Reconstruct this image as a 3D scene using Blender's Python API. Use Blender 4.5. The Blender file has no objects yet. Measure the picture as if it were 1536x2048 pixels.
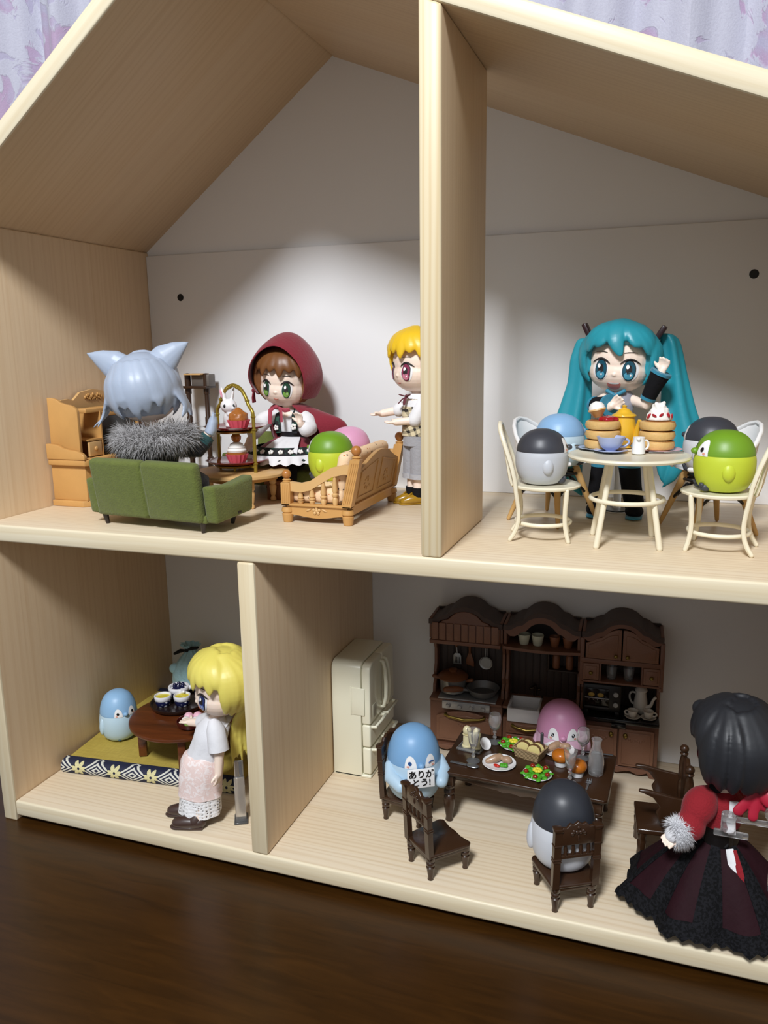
import bpy, bmesh, math, random
from mathutils import Vector as V, Matrix as M, Euler
from mathutils.bvhtree import BVHTree
random.seed(7)
PI = math.pi
C = bpy.context.scene.collection
SC = bpy.context.scene
# ---------------------------------------------------------------- camera, world, lamps, exposure
cam = bpy.data.objects.new('camera', bpy.data.cameras.new('camera')); C.objects.link(cam)
cam.data.sensor_fit = 'VERTICAL'; cam.data.sensor_height = 36.0; cam.data.lens = 1598.24 / 2048 * 36.0
_r = ((0.94271536, 0.33329218, -0.01428525), (-0.05385918, 0.19432103, 0.97945828), (0.32922172, -0.92258097, 0.20114027))
_m = M((( _r[0][0], _r[1][0], _r[2][0]), (_r[0][1], _r[1][1], _r[2][1]), (_r[0][2], _r[1][2], _r[2][2]))).to_4x4()
cam.matrix_world = M.Translation((4.22071538, -3.95303048, 3.10540657)) @ _m
cam.data.clip_start = 0.05
SC.camera = cam
w = bpy.data.worlds.new('room'); SC.world = w; w.use_nodes = True
w.node_tree.nodes['Background'].inputs[0].default_value = (0.97, 0.985, 1.0, 1)
w.node_tree.nodes['Background'].inputs[1].default_value = 0.33
def lamp(name, loc, target, size, power, col):
    l = bpy.data.lights.new(name, 'AREA'); l.shape = 'DISK'; l.size = size; l.energy = power; l.color = col
    o = bpy.data.objects.new(name, l); C.objects.link(o); o.location = loc
    o.rotation_euler = (V(target) - V(loc)).to_track_quat('-Z', 'Y').to_euler()
lamp('ceiling_lamp', (2.8, -10.0, 12.5), (2.6, 1.0, 2.0), 2.7, 2420, (0.95, 0.98, 1.02))
SC.view_settings.view_transform = 'Standard'; SC.view_settings.look = 'None'
SC.view_settings.exposure = 0.0; SC.view_settings.gamma = 1.0; SC.view_settings.use_curve_mapping = False
# ---------------------------------------------------------------- materials
def lin(h):
    if not isinstance(h, str): return tuple(h)
    h = h.lstrip('#'); f = lambda c: c / 12.92 if c <= .04045 else ((c + .055) / 1.055) ** 2.4
    return tuple(f(int(h[i:i + 2], 16) / 255) for i in (0, 2, 4))
class N:
    def __init__(s, name):
        s.m = bpy.data.materials.new(name); s.m.use_nodes = True; s.t = s.m.node_tree; s.b = s.t.nodes['Principled BSDF']
    def n(s, ty, **k):
        x = s.t.nodes.new(ty)
        for a, v in k.items(): setattr(x, a, v)
        return x
    def l(s, a, b): s.t.links.new(a, b)
    def math(s, op, a, b=None, c=None):
        x = s.n('ShaderNodeMath', operation=op)
        for i, v in enumerate((a, b, c)):
            if v is None: continue
            if isinstance(v, (int, float)): x.inputs[i].default_value = v
            else: s.l(v, x.inputs[i])
        return x.outputs[0]
    def mix(s, f, a, b):
        x = s.n('ShaderNodeMix', data_type='RGBA')
        for i, v in ((0, f), (6, a), (7, b)):
            if isinstance(v, (int, float)): x.inputs[i].default_value = v
            elif isinstance(v, (tuple, str)): x.inputs[i].default_value = (*lin(v), 1)
            else: s.l(v, x.inputs[i])
        return x.outputs[2]
    def coord(s, scale=1, kind='Object', loc=(0, 0, 0)):
        c = s.n('ShaderNodeTexCoord'); mp = s.n('ShaderNodeMapping'); s.l(c.outputs[kind], mp.inputs[0])
        mp.inputs['Scale'].default_value = scale if isinstance(scale, tuple) else (scale,) * 3
        mp.inputs['Location'].default_value = loc
        return mp.outputs[0]
    def noise(s, scale, detail=3, vec=None, rough=.5, dist=0):
        x = s.n('ShaderNodeTexNoise'); x.inputs['Scale'].default_value = scale; x.inputs['Detail'].default_value = detail
        x.inputs['Roughness'].default_value = rough; x.inputs['Distortion'].default_value = dist
        s.l(vec if vec is not None else s.coord(), x.inputs['Vector']); return x.outputs[0]
    def ramp(s, f, stops, interp='LINEAR'):
        x = s.n('ShaderNodeValToRGB'); x.color_ramp.interpolation = interp; e = x.color_ramp.elements
        while len(e) < len(stops): e.new(.5)
        for i, (p, c) in enumerate(stops): e[i].position = p; e[i].color = (*lin(c), 1) if not isinstance(c, float) else (c, c, c, 1)
        s.l(f, x.inputs[0]); return x.outputs[0]
    def bump(s, h, strength=.2, dist=.02):
        x = s.n('ShaderNodeBump'); x.inputs['Strength'].default_value = strength; x.inputs['Distance'].default_value = dist
        s.l(h, x.inputs['Height']); s.l(x.outputs[0], s.b.inputs['Normal'])
    def set(s, **k):
        for a, v in k.items():
            i = s.b.inputs[a.replace('_', ' ')]
            if isinstance(v, (int, float)): i.default_value = v
            elif isinstance(v, (tuple, str)): i.default_value = (*lin(v), 1)
            else: s.l(v, i)
        return s
_mc = {}
def mat(name, col, rough=.5, metal=0, bump=None, var=None, trans=0, coat=0, sheen=0, sss=0, ior=None, spec=None):
    if name in _mc: return _mc[name]
    n = N(name); c = n.mix(n.noise(var[0] if var else 14, 3), col, tuple(min(1, x * (1 - (var[1] if var else .06))) for x in lin(col)))
    n.set(Base_Color=c, Roughness=rough, Metallic=metal, Coat_Weight=coat, Sheen_Weight=sheen, Transmission_Weight=trans)
    if sss: n.set(Subsurface_Weight=sss); n.b.inputs['Subsurface Radius'].default_value = (.03, .015, .01)
    if ior: n.set(IOR=ior)
    if spec is not None: n.set(Specular_IOR_Level=spec)
    if bump: n.bump(n.noise(bump[0], 4), bump[1], bump[2] if len(bump) > 2 else .01)
    _mc[name] = n.m; return n.m
def pine(name, L, W, light, dark, seed=0.0, strip=.42, ring=1.0):
    """edge-glued pine: L = axis along the grain, W = axis across the strips"""
    n = N(name); tc = n.n('ShaderNodeTexCoord'); sp = n.n('ShaderNodeSeparateXYZ'); n.l(tc.outputs['Object'], sp.inputs[0])
    l, wd = sp.outputs[L], sp.outputs[W]; th = sp.outputs[3 - L - W]
    sid = n.math('FLOOR', n.math('DIVIDE', n.math('ADD', wd, 7.13 + seed), strip))
    wn = n.n('ShaderNodeTexWhiteNoise', noise_dimensions='1D'); n.l(sid, wn.inputs['W']); s = wn.outputs[0]
    cb = n.n('ShaderNodeCombineXYZ')
    n.l(n.math('ADD', n.math('MULTIPLY', l, .22), n.math('MULTIPLY', s, 31.0)), cb.inputs[0])
    n.l(n.math('ADD', n.math('MULTIPLY', wd, 4.5), n.math('MULTIPLY', s, 17.0)), cb.inputs[1]); n.l(n.math('MULTIPLY', th, 4.5), cb.inputs[2])
    big = n.noise(1.0, 3, cb.outputs[0], .5, .6)
    cb3 = n.n('ShaderNodeCombineXYZ'); n.l(n.math('MULTIPLY', l, .12), cb3.inputs[0]); n.l(n.math('ADD', n.math('MULTIPLY', wd, 9.0), n.math('MULTIPLY', s, 9.0)), cb3.inputs[1])
    mid = n.noise(1.0, 2, cb3.outputs[0], .5, .3)
    rings = n.math('SINE', n.math('ADD', n.math('ADD', n.math('MULTIPLY', big, 13.0), n.math('MULTIPLY', mid, 16.0)), n.math('MULTIPLY', wd, n.math('ADD', n.math('MULTIPLY', s, 110.0), 60.0))))
    rings = n.math('MULTIPLY', rings, n.math('MULTIPLY', mid, 1.3))
    cb2 = n.n('ShaderNodeCombineXYZ'); n.l(n.math('MULTIPLY', l, 2.0), cb2.inputs[0]); n.l(n.math('MULTIPLY', wd, 90.0), cb2.inputs[1]); n.l(n.math('MULTIPLY', th, 90.0), cb2.inputs[2])
    fine = n.noise(1.0, 3, cb2.outputs[0], .6)
    rg = n.math('POWER', n.math('ADD', n.math('MULTIPLY', rings, .5), .5), 3.0)
    f = n.math('ADD', n.math('MULTIPLY', rg, n.math('MULTIPLY', n.math('ADD', n.math('MULTIPLY', s, .35), .12), ring)), n.math('MULTIPLY', fine, .30))
    f = n.math('ADD', f, n.math('MULTIPLY', big, .25))
    c = n.mix(f, light, dark)
    tint = n.mix(n.math('MULTIPLY', s, .55), c, tuple(x * y for x, y in zip(lin(light), (.88, .80, .69))))
    n.set(Base_Color=tint, Roughness=.42, Specular_IOR_Level=.35)
    n.bump(n.math('ADD', rg, fine), .05, .004)
    return n.m
PL, PD = '#ebdfc9', '#c6ab86'
m_pine_x = pine('pine_grain_along_x', 0, 1, PL, PD, ring=1.9)
m_pine_z = pine('pine_grain_upright', 2, 1, '#e9d3b3', '#c09a70', 3.1)
m_roof = pine('pine_roof', 0, 1, '#ddc7a7', '#b49471', 5.7)
m_edge_x = pine('pine_edge_lengthwise', 0, 2, '#efe6cd', '#c8ad7c', 1.3, 2.0, 2.6)
m_edge_z = pine('pine_edge_upright', 2, 0, '#ece2c6', '#c7aa78', 2.3, 2.0, 2.6)
m_white = mat('white_laminate', '#e9e9ea', .5, bump=(160, .03, .002), var=(3, .02))
def wood(name, a, b, L=0, sc=9, rough=.35, coat=0, sp=.5):
    n = N(name); s = [sc * 2.2] * 3; s[L] = sc * .25
    v = n.coord(tuple(s)); f = n.noise(1.0, 5, v, .6, .8)
    n.set(Base_Color=n.mix(n.ramp(f, ((.3, 0.0), (.7, 1.0))), a, b), Roughness=rough, Coat_Weight=coat, Specular_IOR_Level=sp); n.bump(f, .06, .006); return n.m
# ---------------------------------------------------------------- mesh builder
class B:
    def __init__(s): s.bm = bmesh.new(); s.X = M.Identity(4); s.mi = 0
    def add(s, vs, fs):
        bv = [s.bm.verts.new(s.X @ V(v)) for v in vs]
        for f in fs:
            try: q = s.bm.faces.new([bv[i] for i in f]); q.material_index = s.mi; q.smooth = True
            except ValueError: pass
        return s
    def surf(s, rings, closed=True, c0=True, c1=True, loop=False):
        vs = []; fs = []; n = len(rings[0])
        for r in rings: vs += list(r)
        m = len(rings)
        for i in range(m if loop else m - 1):
            for j in range(n if closed else n - 1):
                a, b = i * n + j, i * n + (j + 1) % n; i2 = (i + 1) % m
                fs.append((a, b, i2 * n + (j + 1) % n, i2 * n + j))
        if not loop and closed:
            if c0: fs.append(tuple(range(n))[::-1])
            if c1: fs.append(tuple((m - 1) * n + j for j in range(n)))
        return s.add(vs, fs)
    def lathe(s, prof, seg=20, c=(0, 0, 0), sx=1, sy=1, wav=0, wn=0, c0=True, c1=True):
        rings = []
        for r, z in prof:
            rings.append([(c[0] + sx * (r + wav * r * math.cos(wn * 2 * PI * j / seg)) * math.cos(2 * PI * j / seg), c[1] + sy * (r + wav * r * math.cos(wn * 2 * PI * j / seg)) * math.sin(2 * PI * j / seg), c[2] + z) for j in range(seg)])
        return s.surf(rings, True, c0, c1)
    def ell(s, c, r, rot=None, seg=18, rn=11):
        if isinstance(r, (int, float)): r = (r, r, r)
        R = Euler(rot).to_matrix() if rot else M.Identity(3); rings = []
        for i in range(rn):
            t = PI * (i + .35) / (rn - .3)
            rings.append([V(c) + R @ V((r[0] * math.sin(t) * math.cos(2 * PI * j / seg), r[1] * math.sin(t) * math.sin(2 * PI * j / seg), -r[2] * math.cos(t))) for j in range(seg)])
        return s.surf(rings)
    def tube(s, pts, r, seg=10, loop=False, flat=1.0, up=(0, 0, 1), cap=True, round=False):
        pts = [V(p) for p in pts]; n = len(pts); rr = r if isinstance(r, (list, tuple)) else [r] * n
        if round:
            d0 = (pts[0] - pts[1]).normalized(); d1 = (pts[-1] - pts[-2]).normalized(); P = []; Q = []
            for k in (3, 2, 1): P.append(pts[0] + d0 * rr[0] * math.sin(k * PI / 6.5)); Q.append(rr[0] * math.cos(k * PI / 6.5))
            P += pts; Q += list(rr)
            for k in (1, 2, 3): P.append(pts[-1] + d1 * rr[-1] * math.sin(k * PI / 6.5)); Q.append(rr[-1] * math.cos(k * PI / 6.5))
            pts, rr, n = P, Q, len(P)
        rings = []; prev = None
        for i in range(n):
            if loop: d = pts[(i + 1) % n] - pts[i - 1]
            else: d = pts[min(i + 1, n - 1)] - pts[max(i - 1, 0)]
            if d.length < 1e-9: d = V((0, 0, 1))
            d.normalize()
            if prev is None:
                u = V(up); u = u - d * u.dot(d)
                if u.length < .05: u = V((1, 0, 0)) - d * d.x
                if u.length < .05: u = V((0, 1, 0)) - d * d.y
            else: u = prev - d * prev.dot(d)
            u.normalize(); prev = u; v = d.cross(u)
            rings.append([pts[i] + (u * math.cos(2 * PI * j / seg) * flat + v * math.sin(2 * PI * j / seg)) * rr[i] for j in range(seg)])
        return s.surf(rings, True, cap, cap, loop)
    def cap(s, a, b, ra, rb=None, seg=12): return s.tube([a, b], [ra, rb if rb is not None else ra], seg, round=True)
    def _merge(s, t):
        t.verts.ensure_lookup_table(); t.verts.index_update()
        return s.add([v.co.copy() for v in t.verts], [[v.index for v in f.verts] for f in t.faces])
    def box(s, c, d, bev=0, rot=None, seg=2):
        t = bmesh.new(); bmesh.ops.create_cube(t, size=1)
        bmesh.ops.scale(t, vec=d, verts=t.verts)
        if bev: bmesh.ops.bevel(t, geom=list(t.edges), offset=min(bev, min(d) * .49), segments=seg, profile=.5, affect='EDGES')
        if rot: bmesh.ops.rotate(t, matrix=Euler(rot).to_matrix(), verts=t.verts)
        bmesh.ops.translate(t, vec=c, verts=t.verts); s._merge(t); t.free(); return s
    def prism(s, poly, axis, a, b, bev=0, seg=2):
        """poly in the plane of the other two axes (order: xyz without axis), extruded from a to b along axis"""
        t = bmesh.new(); f = lambda p, q: {0: (q, p[0], p[1]), 1: (p[0], q, p[1]), 2: (p[0], p[1], q)}[axis]
        v0 = [t.verts.new(f(p, a)) for p in poly]; v1 = [t.verts.new(f(p, b)) for p in poly]; n = len(poly)
        t.faces.new(v0[::-1]); t.faces.new(v1)
        for i in range(n): t.faces.new((v0[i], v0[(i + 1) % n], v1[(i + 1) % n], v1[i]))
        bmesh.ops.recalc_face_normals(t, faces=t.faces)
        if bev: bmesh.ops.bevel(t, geom=[e for e in t.edges if len(e.link_faces) == 2 and e.calc_face_angle() > .5], offset=bev, segments=seg, profile=.5, affect='EDGES')
        s._merge(t); t.free(); return s
    def loft(s, secs, seg=24, c0=False, c1=False):
        """secs: (centre, rx, ry, wave amplitude, waves[, rot z])"""
        rings = []
        for q in secs:
            c, rx, ry = q[:3]; am = q[3] if len(q) > 3 else 0; wn = q[4] if len(q) > 4 else 0; ph = q[5] if len(q) > 5 else 0
            ring = []
            for j in range(seg):
                a = 2 * PI * j / seg; k = 1 + am * math.cos(wn * a + ph)
                ring.append(V(c) + V((rx * k * math.cos(a), ry * k * math.sin(a), 0)))
            rings.append(ring)
        return s.surf(rings, True, c0, c1)
def bake(ob):
    bpy.context.view_layer.update(); dg = bpy.context.evaluated_depsgraph_get()
    me = bpy.data.meshes.new_from_object(ob.evaluated_get(dg)); ob.modifiers.clear(); old = ob.data; ob.data = me; bpy.data.meshes.remove(old); me.name = ob.name
def O(name, b, m, parent=None, rem=0, smooth=2, sol=0, sub=0, ang=45, keep=False):
    me = bpy.data.meshes.new(name); bmesh.ops.recalc_face_normals(b.bm, faces=b.bm.faces); b.bm.to_mesh(me); b.bm.free()
    for x in (m if isinstance(m, (list, tuple)) else [m]): me.materials.append(x)
    ob = bpy.data.objects.new(name, me); C.objects.link(ob)
    if parent is not None: ob.parent = parent
    if rem:
        k = ob.modifiers.new('r', 'REMESH'); k.mode = 'VOXEL'; k.voxel_size = rem; k.use_smooth_shade = True
        if smooth: k = ob.modifiers.new('s', 'SMOOTH'); k.iterations = smooth; k.factor = .5
    if sol: k = ob.modifiers.new('t', 'SOLIDIFY'); k.thickness = sol; k.offset = 0
    if sub: k = ob.modifiers.new('u', 'SUBSURF'); k.levels = k.render_levels = sub
    if rem or sol or sub:
        bake(ob); me = ob.data
    if not keep:
        me.shade_smooth()
        if not rem: me.set_sharp_from_angle(angle=math.radians(ang))
    return ob
def T(name, label, cat, loc=(0, 0, 0), rz=0, group=None, rot=None):
    o = bpy.data.objects.new(name, None); C.objects.link(o); o.empty_display_size = .05
    o.location = loc; o.rotation_euler = rot if rot else (0, 0, rz); o['label'] = label; o['category'] = cat
    if group: o['group'] = group
    return o
def tag(o, label, cat, group=None):
    o['label'] = label; o['category'] = cat
    if group: o['group'] = group
    return o
def struct(o): o['kind'] = 'structure'; return o
def dup(root, loc, rz=0, label=None, group=None, rot=None):
    r = root.copy(); C.objects.link(r); r.location = loc; r.rotation_euler = rot if rot else (0, 0, rz)
    if label: r['label'] = label
    if group: r['group'] = group
    for ch in list(root.children):
        c = ch.copy(); C.objects.link(c); c.parent = r
        for g in list(ch.children):
            d = g.copy(); C.objects.link(d); d.parent = c
    return r
def arc(c, r, a0, a1, n, plane='xz'):
    out = []
    for i in range(n):
        a = a0 + (a1 - a0) * i / (n - 1); p, q = r * math.cos(a), r * math.sin(a)
        out.append({'xz': (c[0] + p, c[1], c[2] + q), 'xy': (c[0] + p, c[1] + q, c[2]), 'yz': (c[0], c[1] + p, c[2] + q)}[plane])
    return out
def bez(p0, p1, p2, p3, n=10):
    p0, p1, p2, p3 = map(V, (p0, p1, p2, p3)); out = []
    for i in range(n):
        t = i / (n - 1); k = 1 - t; out.append(p0 * k ** 3 + p1 * 3 * k * k * t + p2 * 3 * k * t * t + p3 * t ** 3)
    return out
# ---------------------------------------------------------------- table, curtains, room wall
m_table = wood('dark_lacquered_wood', '#40260a', '#2f1b06', 0, 7, .33, .0, .28)
b = B(); b.box((2.6, -1.6, -.345), (11, 8.4, .38), .03)
tag(O('table', b, m_table), 'dark brown lacquered wooden table under the doll house', 'table')
b = B(); b.box((2.5, 3.95, 3), (14, .1, 12)); struct(O('wall_back', b, mat('grey_room_wall', '#8f939f', .8)))
def curtain_mat(name):
    n = N(name); v = n.coord((1.0, 1.0, 1.0))
    vo = n.n('ShaderNodeTexVoronoi'); vo.inputs['Scale'].default_value = 1.5; n.l(v, vo.inputs['Vector'])
    petals = n.noise(2.6, 4, v, .55, 1.6)
    flower = n.ramp(n.math('ADD', n.math('MULTIPLY', petals, 1.1), n.math('MULTIPLY', vo.outputs[0], -.28)), ((.36, 0.0), (.41, 1.0)))
    pink = n.ramp(n.noise(2.2, 2, n.coord((1, 1, 1), loc=(4, 2, 7)), .5, .6), ((.44, 0.0), (.56, 1.0)))
    ground = n.mix(pink, '#b4b0c8', '#b79dbb')
    weave = n.noise(55, 2, v, .6)
    n.set(Base_Color=n.mix(n.math('MULTIPLY', weave, .35), n.mix(flower, ground, '#c3c4d2'), '#8d8aa0'), Roughness=.75, Sheen_Weight=.2)
    n.bump(n.math('ADD', flower, n.math('MULTIPLY', weave, .5)), .35, .02); return n.m
m_curt = curtain_mat('lavender_jacquard')
def curtain(x0, x1, y, label, folds, amp, ph=0):
    b = B(); n = 160; rows = []
    for z in [0, 1, 2, 3, 4, 5, 6, 6.5, 7, 7.5, 8, 8.5]:
        row = []
        for i in range(n):
            t = i / (n - 1); k = amp * (1 + .25 * math.sin(z * .9 + 3 * t)); q = folds * 2 * PI * t + ph + .35 * math.sin(z * .7)
            row.append((x0 + (x1 - x0) * t, y + k * math.sin(q) + .3 * k * math.sin(2.7 * q + 1), z - .3))
        rows.append(row)
    b.surf(rows, False); return tag(O('curtain', b, m_curt, sol=.02), label, 'curtain', 'jacquard curtains')
curtain(-3.4, -.46, 3.0, 'lavender floral curtain at left, beyond the pale grey gap', 4.2, .10, .4)
curtain(-.28, 9.0, 3.2, 'wide lavender floral curtain hanging behind the roof ridge and right roof slope', 12, .10)
# ---------------------------------------------------------------- doll house
T_, S, D = .113, 2.01, 2.0
house = T('doll_house', 'large open-fronted pine doll house with pitched roof and white back', 'doll house', (0, 0, 0))
bv = .014
def edged(o):   # the planed front edges are paler than the boards' faces
    for p in o.data.polygons:
        if p.normal.y < -.3: p.material_index = 1
    return o
def board(name, c, d, m, rot=None, loc=None):
    b = B(); b.box((0, 0, 0), d, bv); o = edged(O(name, b, [m, m_edge_z if m is m_pine_z else m_edge_x], house)); o.location = c
    if rot: o.rotation_euler = rot
    return o
board('side_panel', (-T_ / 2, 1.02, 1.88), (T_, 2.04, 4.08), m_pine_z)
board('side_panel', (5.02 + T_ / 2, 1.02, 1.88), (T_, 2.04, 4.08), m_pine_z)
board('floor_panel', (2.51, 1.02, -T_ / 2), (5.018, 2.036, T_), m_pine_x)
board('shelf_panel', (2.51, 1.02, S - T_ / 2), (5.018, 2.036, T_), m_pine_x)
board('lower_divider', (1.889 + T_ / 2, .985, .948), (T_, 1.966, 1.896), m_pine_z)
x0, x1 = 3.0123, 3.0123 + T_; zr = lambda x: 5.2275 - .39966 * (x - 1.7285)
b = B(); b.prism([(x0, S), (x1, S), (x1, zr(x1)), (x0, zr(x0))], 1, .004, 1.0126, .014); edged(O('upper_divider', b, [m_pine_z, m_edge_z], house))
# roof boards, each in its own frame with the grain along its slope
aL = math.atan2(5.2275 - 3.9302, 1.7285); LL = math.hypot(1.7285, 1.2973); RT = .106
b = B(); b.prism([(-.35, 0), (LL, 0), (LL + RT * math.tan(1.0), RT), (-.35, RT)], 1, -.0, 2.06, bv)
o = edged(O('roof_panel', b, [m_roof, m_edge_x], house)); o.location = (0, 0, 3.9302); o.rotation_euler = (0, -aL, 0)
aR = math.atan(.39966); RL = (5.02 + .6 - 1.7285) / math.cos(aR)
b = B(); b.prism([(0, 0), (RL, 0), (RL, RT), (.0, RT)], 1, -.0, 2.06, bv)
o = edged(O('roof_panel', b, [m_roof, m_edge_x], house)); o.location = (1.7285, 0, 5.2275); o.rotation_euler = (0, aR, 0)
b = B(); b.box((2.51, 1.985, .95), (5.018, .03, 1.895)); O('back_panel', b, m_white, house)
b = B(); b.box((2.51, 2.015, 2.949), (5.018, .03, 1.877), .004); O('back_panel', b, m_white, house)
b = B(); b.prism([(-.02, 3.80), (5.04, 3.80), (5.04, zr(5.04)), (1.7285, 5.25), (-.02, 3.92)], 1, 2.035, 2.055); O('gable_panel', b, m_white, house)
m_black = mat('black', '#0b0a0a', .6)
for hx, hz in ((.316, 3.543), (4.70, 3.546)):
    b = B(); b.X = M.Translation((hx, 2.0, hz)) @ M.Rotation(PI / 2, 4, 'X'); b.lathe([(.030, .002), (.026, .0035), (.024, .0035)], 20); O('screw_hole', b, m_black, house)
# ================================================================ upper left room (parlour)
m_oak = mat('honey_plastic_wood', '#cf9d5c', .42, bump=(60, .08, .004), var=(7, .18), spec=.5)
m_oak2 = mat('honey_plastic_wood_light', '#d8ae74', .42, bump=(60, .06, .004), var=(6, .12))
m_knob = mat('honey_knob', '#b9793c', .35, var=(9, .15))
m_dark = mat('dark_plastic', '#1c1917', .35)
m_green = mat('olive_velour', '#687232', .95, bump=(90, .5, .01), var=(25, .3), sheen=.15)
m_green2 = mat('olive_velour_shadow_side', '#646c33', .95, bump=(90, .5, .01), var=(25, .25), sheen=.3)
m_leg = mat('black_brown_leg', '#2a211c', .4)
# ---- television hutch against the left wall, front faces +x
t = T('television_hutch', 'honey brown toy hutch with scalloped crown and dark screen, against the left side panel', 'cabinet', (.015, 1.13, S))
HY = .49
def scal(x0, x1, z0, z1):  # side outline with two scallops falling to the front
    w_, h = x1 - x0, z1 - z0; p = [(x0, 0), (x1, 0)]
    p += [(x1, z0)] + [(x1 - w_ * .42 * (1 - math.cos(a)), z0 + h * .55 * math.sin(a)) for a in (.3, .6, .9, 1.2, 1.5)]
    p += [(x0 + w_ * .45 - w_ * .40 * (1 - math.cos(a)) * 1.0, z0 + h * .55 + h * .45 * math.sin(a)) for a in (.3, .7, 1.1, 1.5)] + [(x0, z1)]
    return p
for sy in (-1, 1):
    b = B(); b.X = M.Translation((0, sy * HY * .93, .37)); b.prism(scal(.015, .27, .31, .41), 1, -.014, .014, .004); O('side_panel', b, m_oak, t)
    b = B(); b.X = M.Translation((0, sy * HY, .345)); b.prism(scal(0, .33, .02, .11), 1, -.016, .016, .005); O('arm_rail', b, m_oak, t)
b = B(); b.prism([(.0, -HY), (.27, -HY), (.33, -HY + .06), (.33, HY - .06), (.27, HY), (.0, HY)], 2, 0, .045, .006)
b.prism([(0, -HY + .02), (.30, -HY + .02), (.30, HY - .02), (0, HY - .02)], 2, .045, .30, .004)
b.prism([(0, -HY - .01), (.32, -HY - .01), (.34, -HY + .02), (.34, HY - .02), (.32, HY + .01), (0, HY + .01)], 2, .30, .345, .008)
O('base', b, m_oak, t)
for k in (-1, 1):
    b = B(); b.box((.312, k * .20, .172), (.026, .34, .21), .008); b.box((.328, k * .20, .172), (.012, .25, .13), .005); d = O('door', b, m_oak2, t)
    b = B(); b.ell((.342, k * .06, .18), .014); O('knob', b, m_knob, d)
b = B(); pts = [(-HY * .93, .02)]
cr = [(-HY * .93, .385), (-.34, .41), (-.27, .415), (-.22, .40), (-.14, .455), (0, .475), (.14, .455), (.22, .40), (.27, .415), (.34, .41), (HY * .93, .385)]
b.prism([(-HY * .93, 0)] + cr + [(HY * .93, 0)], 0, .012, .035); b.X = M.Translation((0, 0, .345)) @ M.Identity(4)
O('back_board', b, m_oak2, t).location = (0, 0, .345)
b = B(); b.box((.20, 0, .335), (.13, .74, .03), .006); b.box((.15, -.22, .165), (.24, .012, .33)); b.box((.15, .22, .165), (.24, .012, .33))
b.box((.15, -.30, .125), (.24, .15, .012)); b.box((.15, .30, .125), (.24, .15, .012)); b.box((.26, 0, .305), (.012, .43, .04), .006)
O('shelf_frame', b, m_oak, t).location = (0, 0, .345)
for k in (-1, 1):
    b = B(); b.box((.262, k * .302, .06), (.02, .135, .105), .005); d = O('drawer', b, m_oak2, t); d.location = (0, 0, .345)
    b = B(); b.ell((.277, k * .302, .06), (.010, .018, .018)); O('knob', b, m_oak, d)
b = B(); b.box((.19, 0, .185), (.12, .41, .23), .02); O('screen', b, mat('tv_screen', '#241e1a', .25, spec=.6), t).location = (0, 0, .345)
b = B(); b.box((.25, 0, .035), (.04, .40, .055), .006)
for k in (-.13, .05, .09, .13): b.ell((.272, k, .035), (.006, .01, .01), seg=8, rn=5)
O('control_strip', b, m_dark, t).location = (0, 0, .345)
b = B()
for i in range(-5, 6): b.ell((.038, i * .018, .425 + .01 * math.cos(i * 1.9)), (.008, .012, .014), seg=8, rn=5); b.ell((.038, i * .015 + .006, .405 + .008 * math.sin(i * 2.3)), (.007, .008, .010), seg=8, rn=5)
O('carved_flowers', b, m_oak, t).location = (0, 0, .345)
# ---- dark rack at the back wall behind the wolf-eared doll
t = T('rack', 'dark brown turned-post rack with a grey panel, by the back wall behind the sofa', 'rack', (.56, 1.84, S))
m_rack = mat('dark_walnut', '#3a2517', .35, var=(12, .2))
for px in (-.12, .055):
    b = B(); b.lathe([(.022, 0), (.022, .20), (.026, .205), (.026, .22), (.019, .225), (.019, .40), (.025, .405), (.025, .55), (.020, .56), (.020, .74), (.026, .745), (.026, .91), (.0, .915)], 12, (px, 0, 0)); O('post', b, m_rack, t)
for z in (.12, .42, .80):
    b = B(); b.box((-.03, .02, z), (.23, .16, .02), .004); O('shelf', b, m_rack, t)
b = B(); b.box((.01, .03, .855), (.17, .10, .10), .008); O('panel', b, mat('grey_steel', '#6f6862', .4, .3), t)
b = B(); b.box((-.035, 0, .905), (.16, .14, .012), .004); O('top_board', b, m_oak2, t)
# ---- sofas
def sofa(name, label, loc, rz, W_, dep, group):
    t = T(name, label, 'sofa', loc, rz, group)     # faces local -y
    h = W_ / 2
    b = B(); b.X = M.Translation((0, dep * .5 - .05, .075)) @ M.Rotation(-.16, 4, 'X')
    b.box((-(W_ - .10) / 4, 0, .18), ((W_ - .10) / 2 + .004, .085, .375), .03, seg=3); b.box(((W_ - .10) / 4, 0, .18), ((W_ - .10) / 2 + .004, .085, .375), .03, seg=3); b.box((0, 0, .17), (W_ - .2, .06, .33), .02); O('backrest', b, m_green, t)
    b = B(); b.box((0, -.02, .135), (W_ - .10, dep - .05, .12), .03, seg=3); b.box((0, -.0, .088), (W_ - .06, dep - .06, .05), .012); O('seat', b, m_green, t)
    for k in (-1, 1):
        b = B(); b.prism([(-dep * .5, .085), (dep * .40, .065), (dep * .47, .30), (.0, .285), (-dep * .5 - .02, .315)], 0, k * h - .045, k * h + .045, .022, 3)
        a = O('armrest', b, m_green, t)
    for kx in (-1, 1):
        for ky in (-1, 1):
            b = B(); b.lathe([(.012, 0), (.018, .05), (.022, .085)], 10, (0, 0, 0)); l = O('leg', b, m_leg, t); l.location = (kx * (h - .08), ky * (dep * .5 - .06), 0); l.rotation_euler = (ky * -.12, kx * .12, 0)
    return t
sf = sofa('sofa', 'olive velour two-seat sofa seen from behind, carrying the wolf-eared doll', (1.205, .36, S), PI - .10, .93, .42, 'olive velour sofas')
b = B(); b.box((-.5115, -.06, .10), (.004, .035, .016), .001); O('fabric_tag', b, m_dark, sf)
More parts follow.
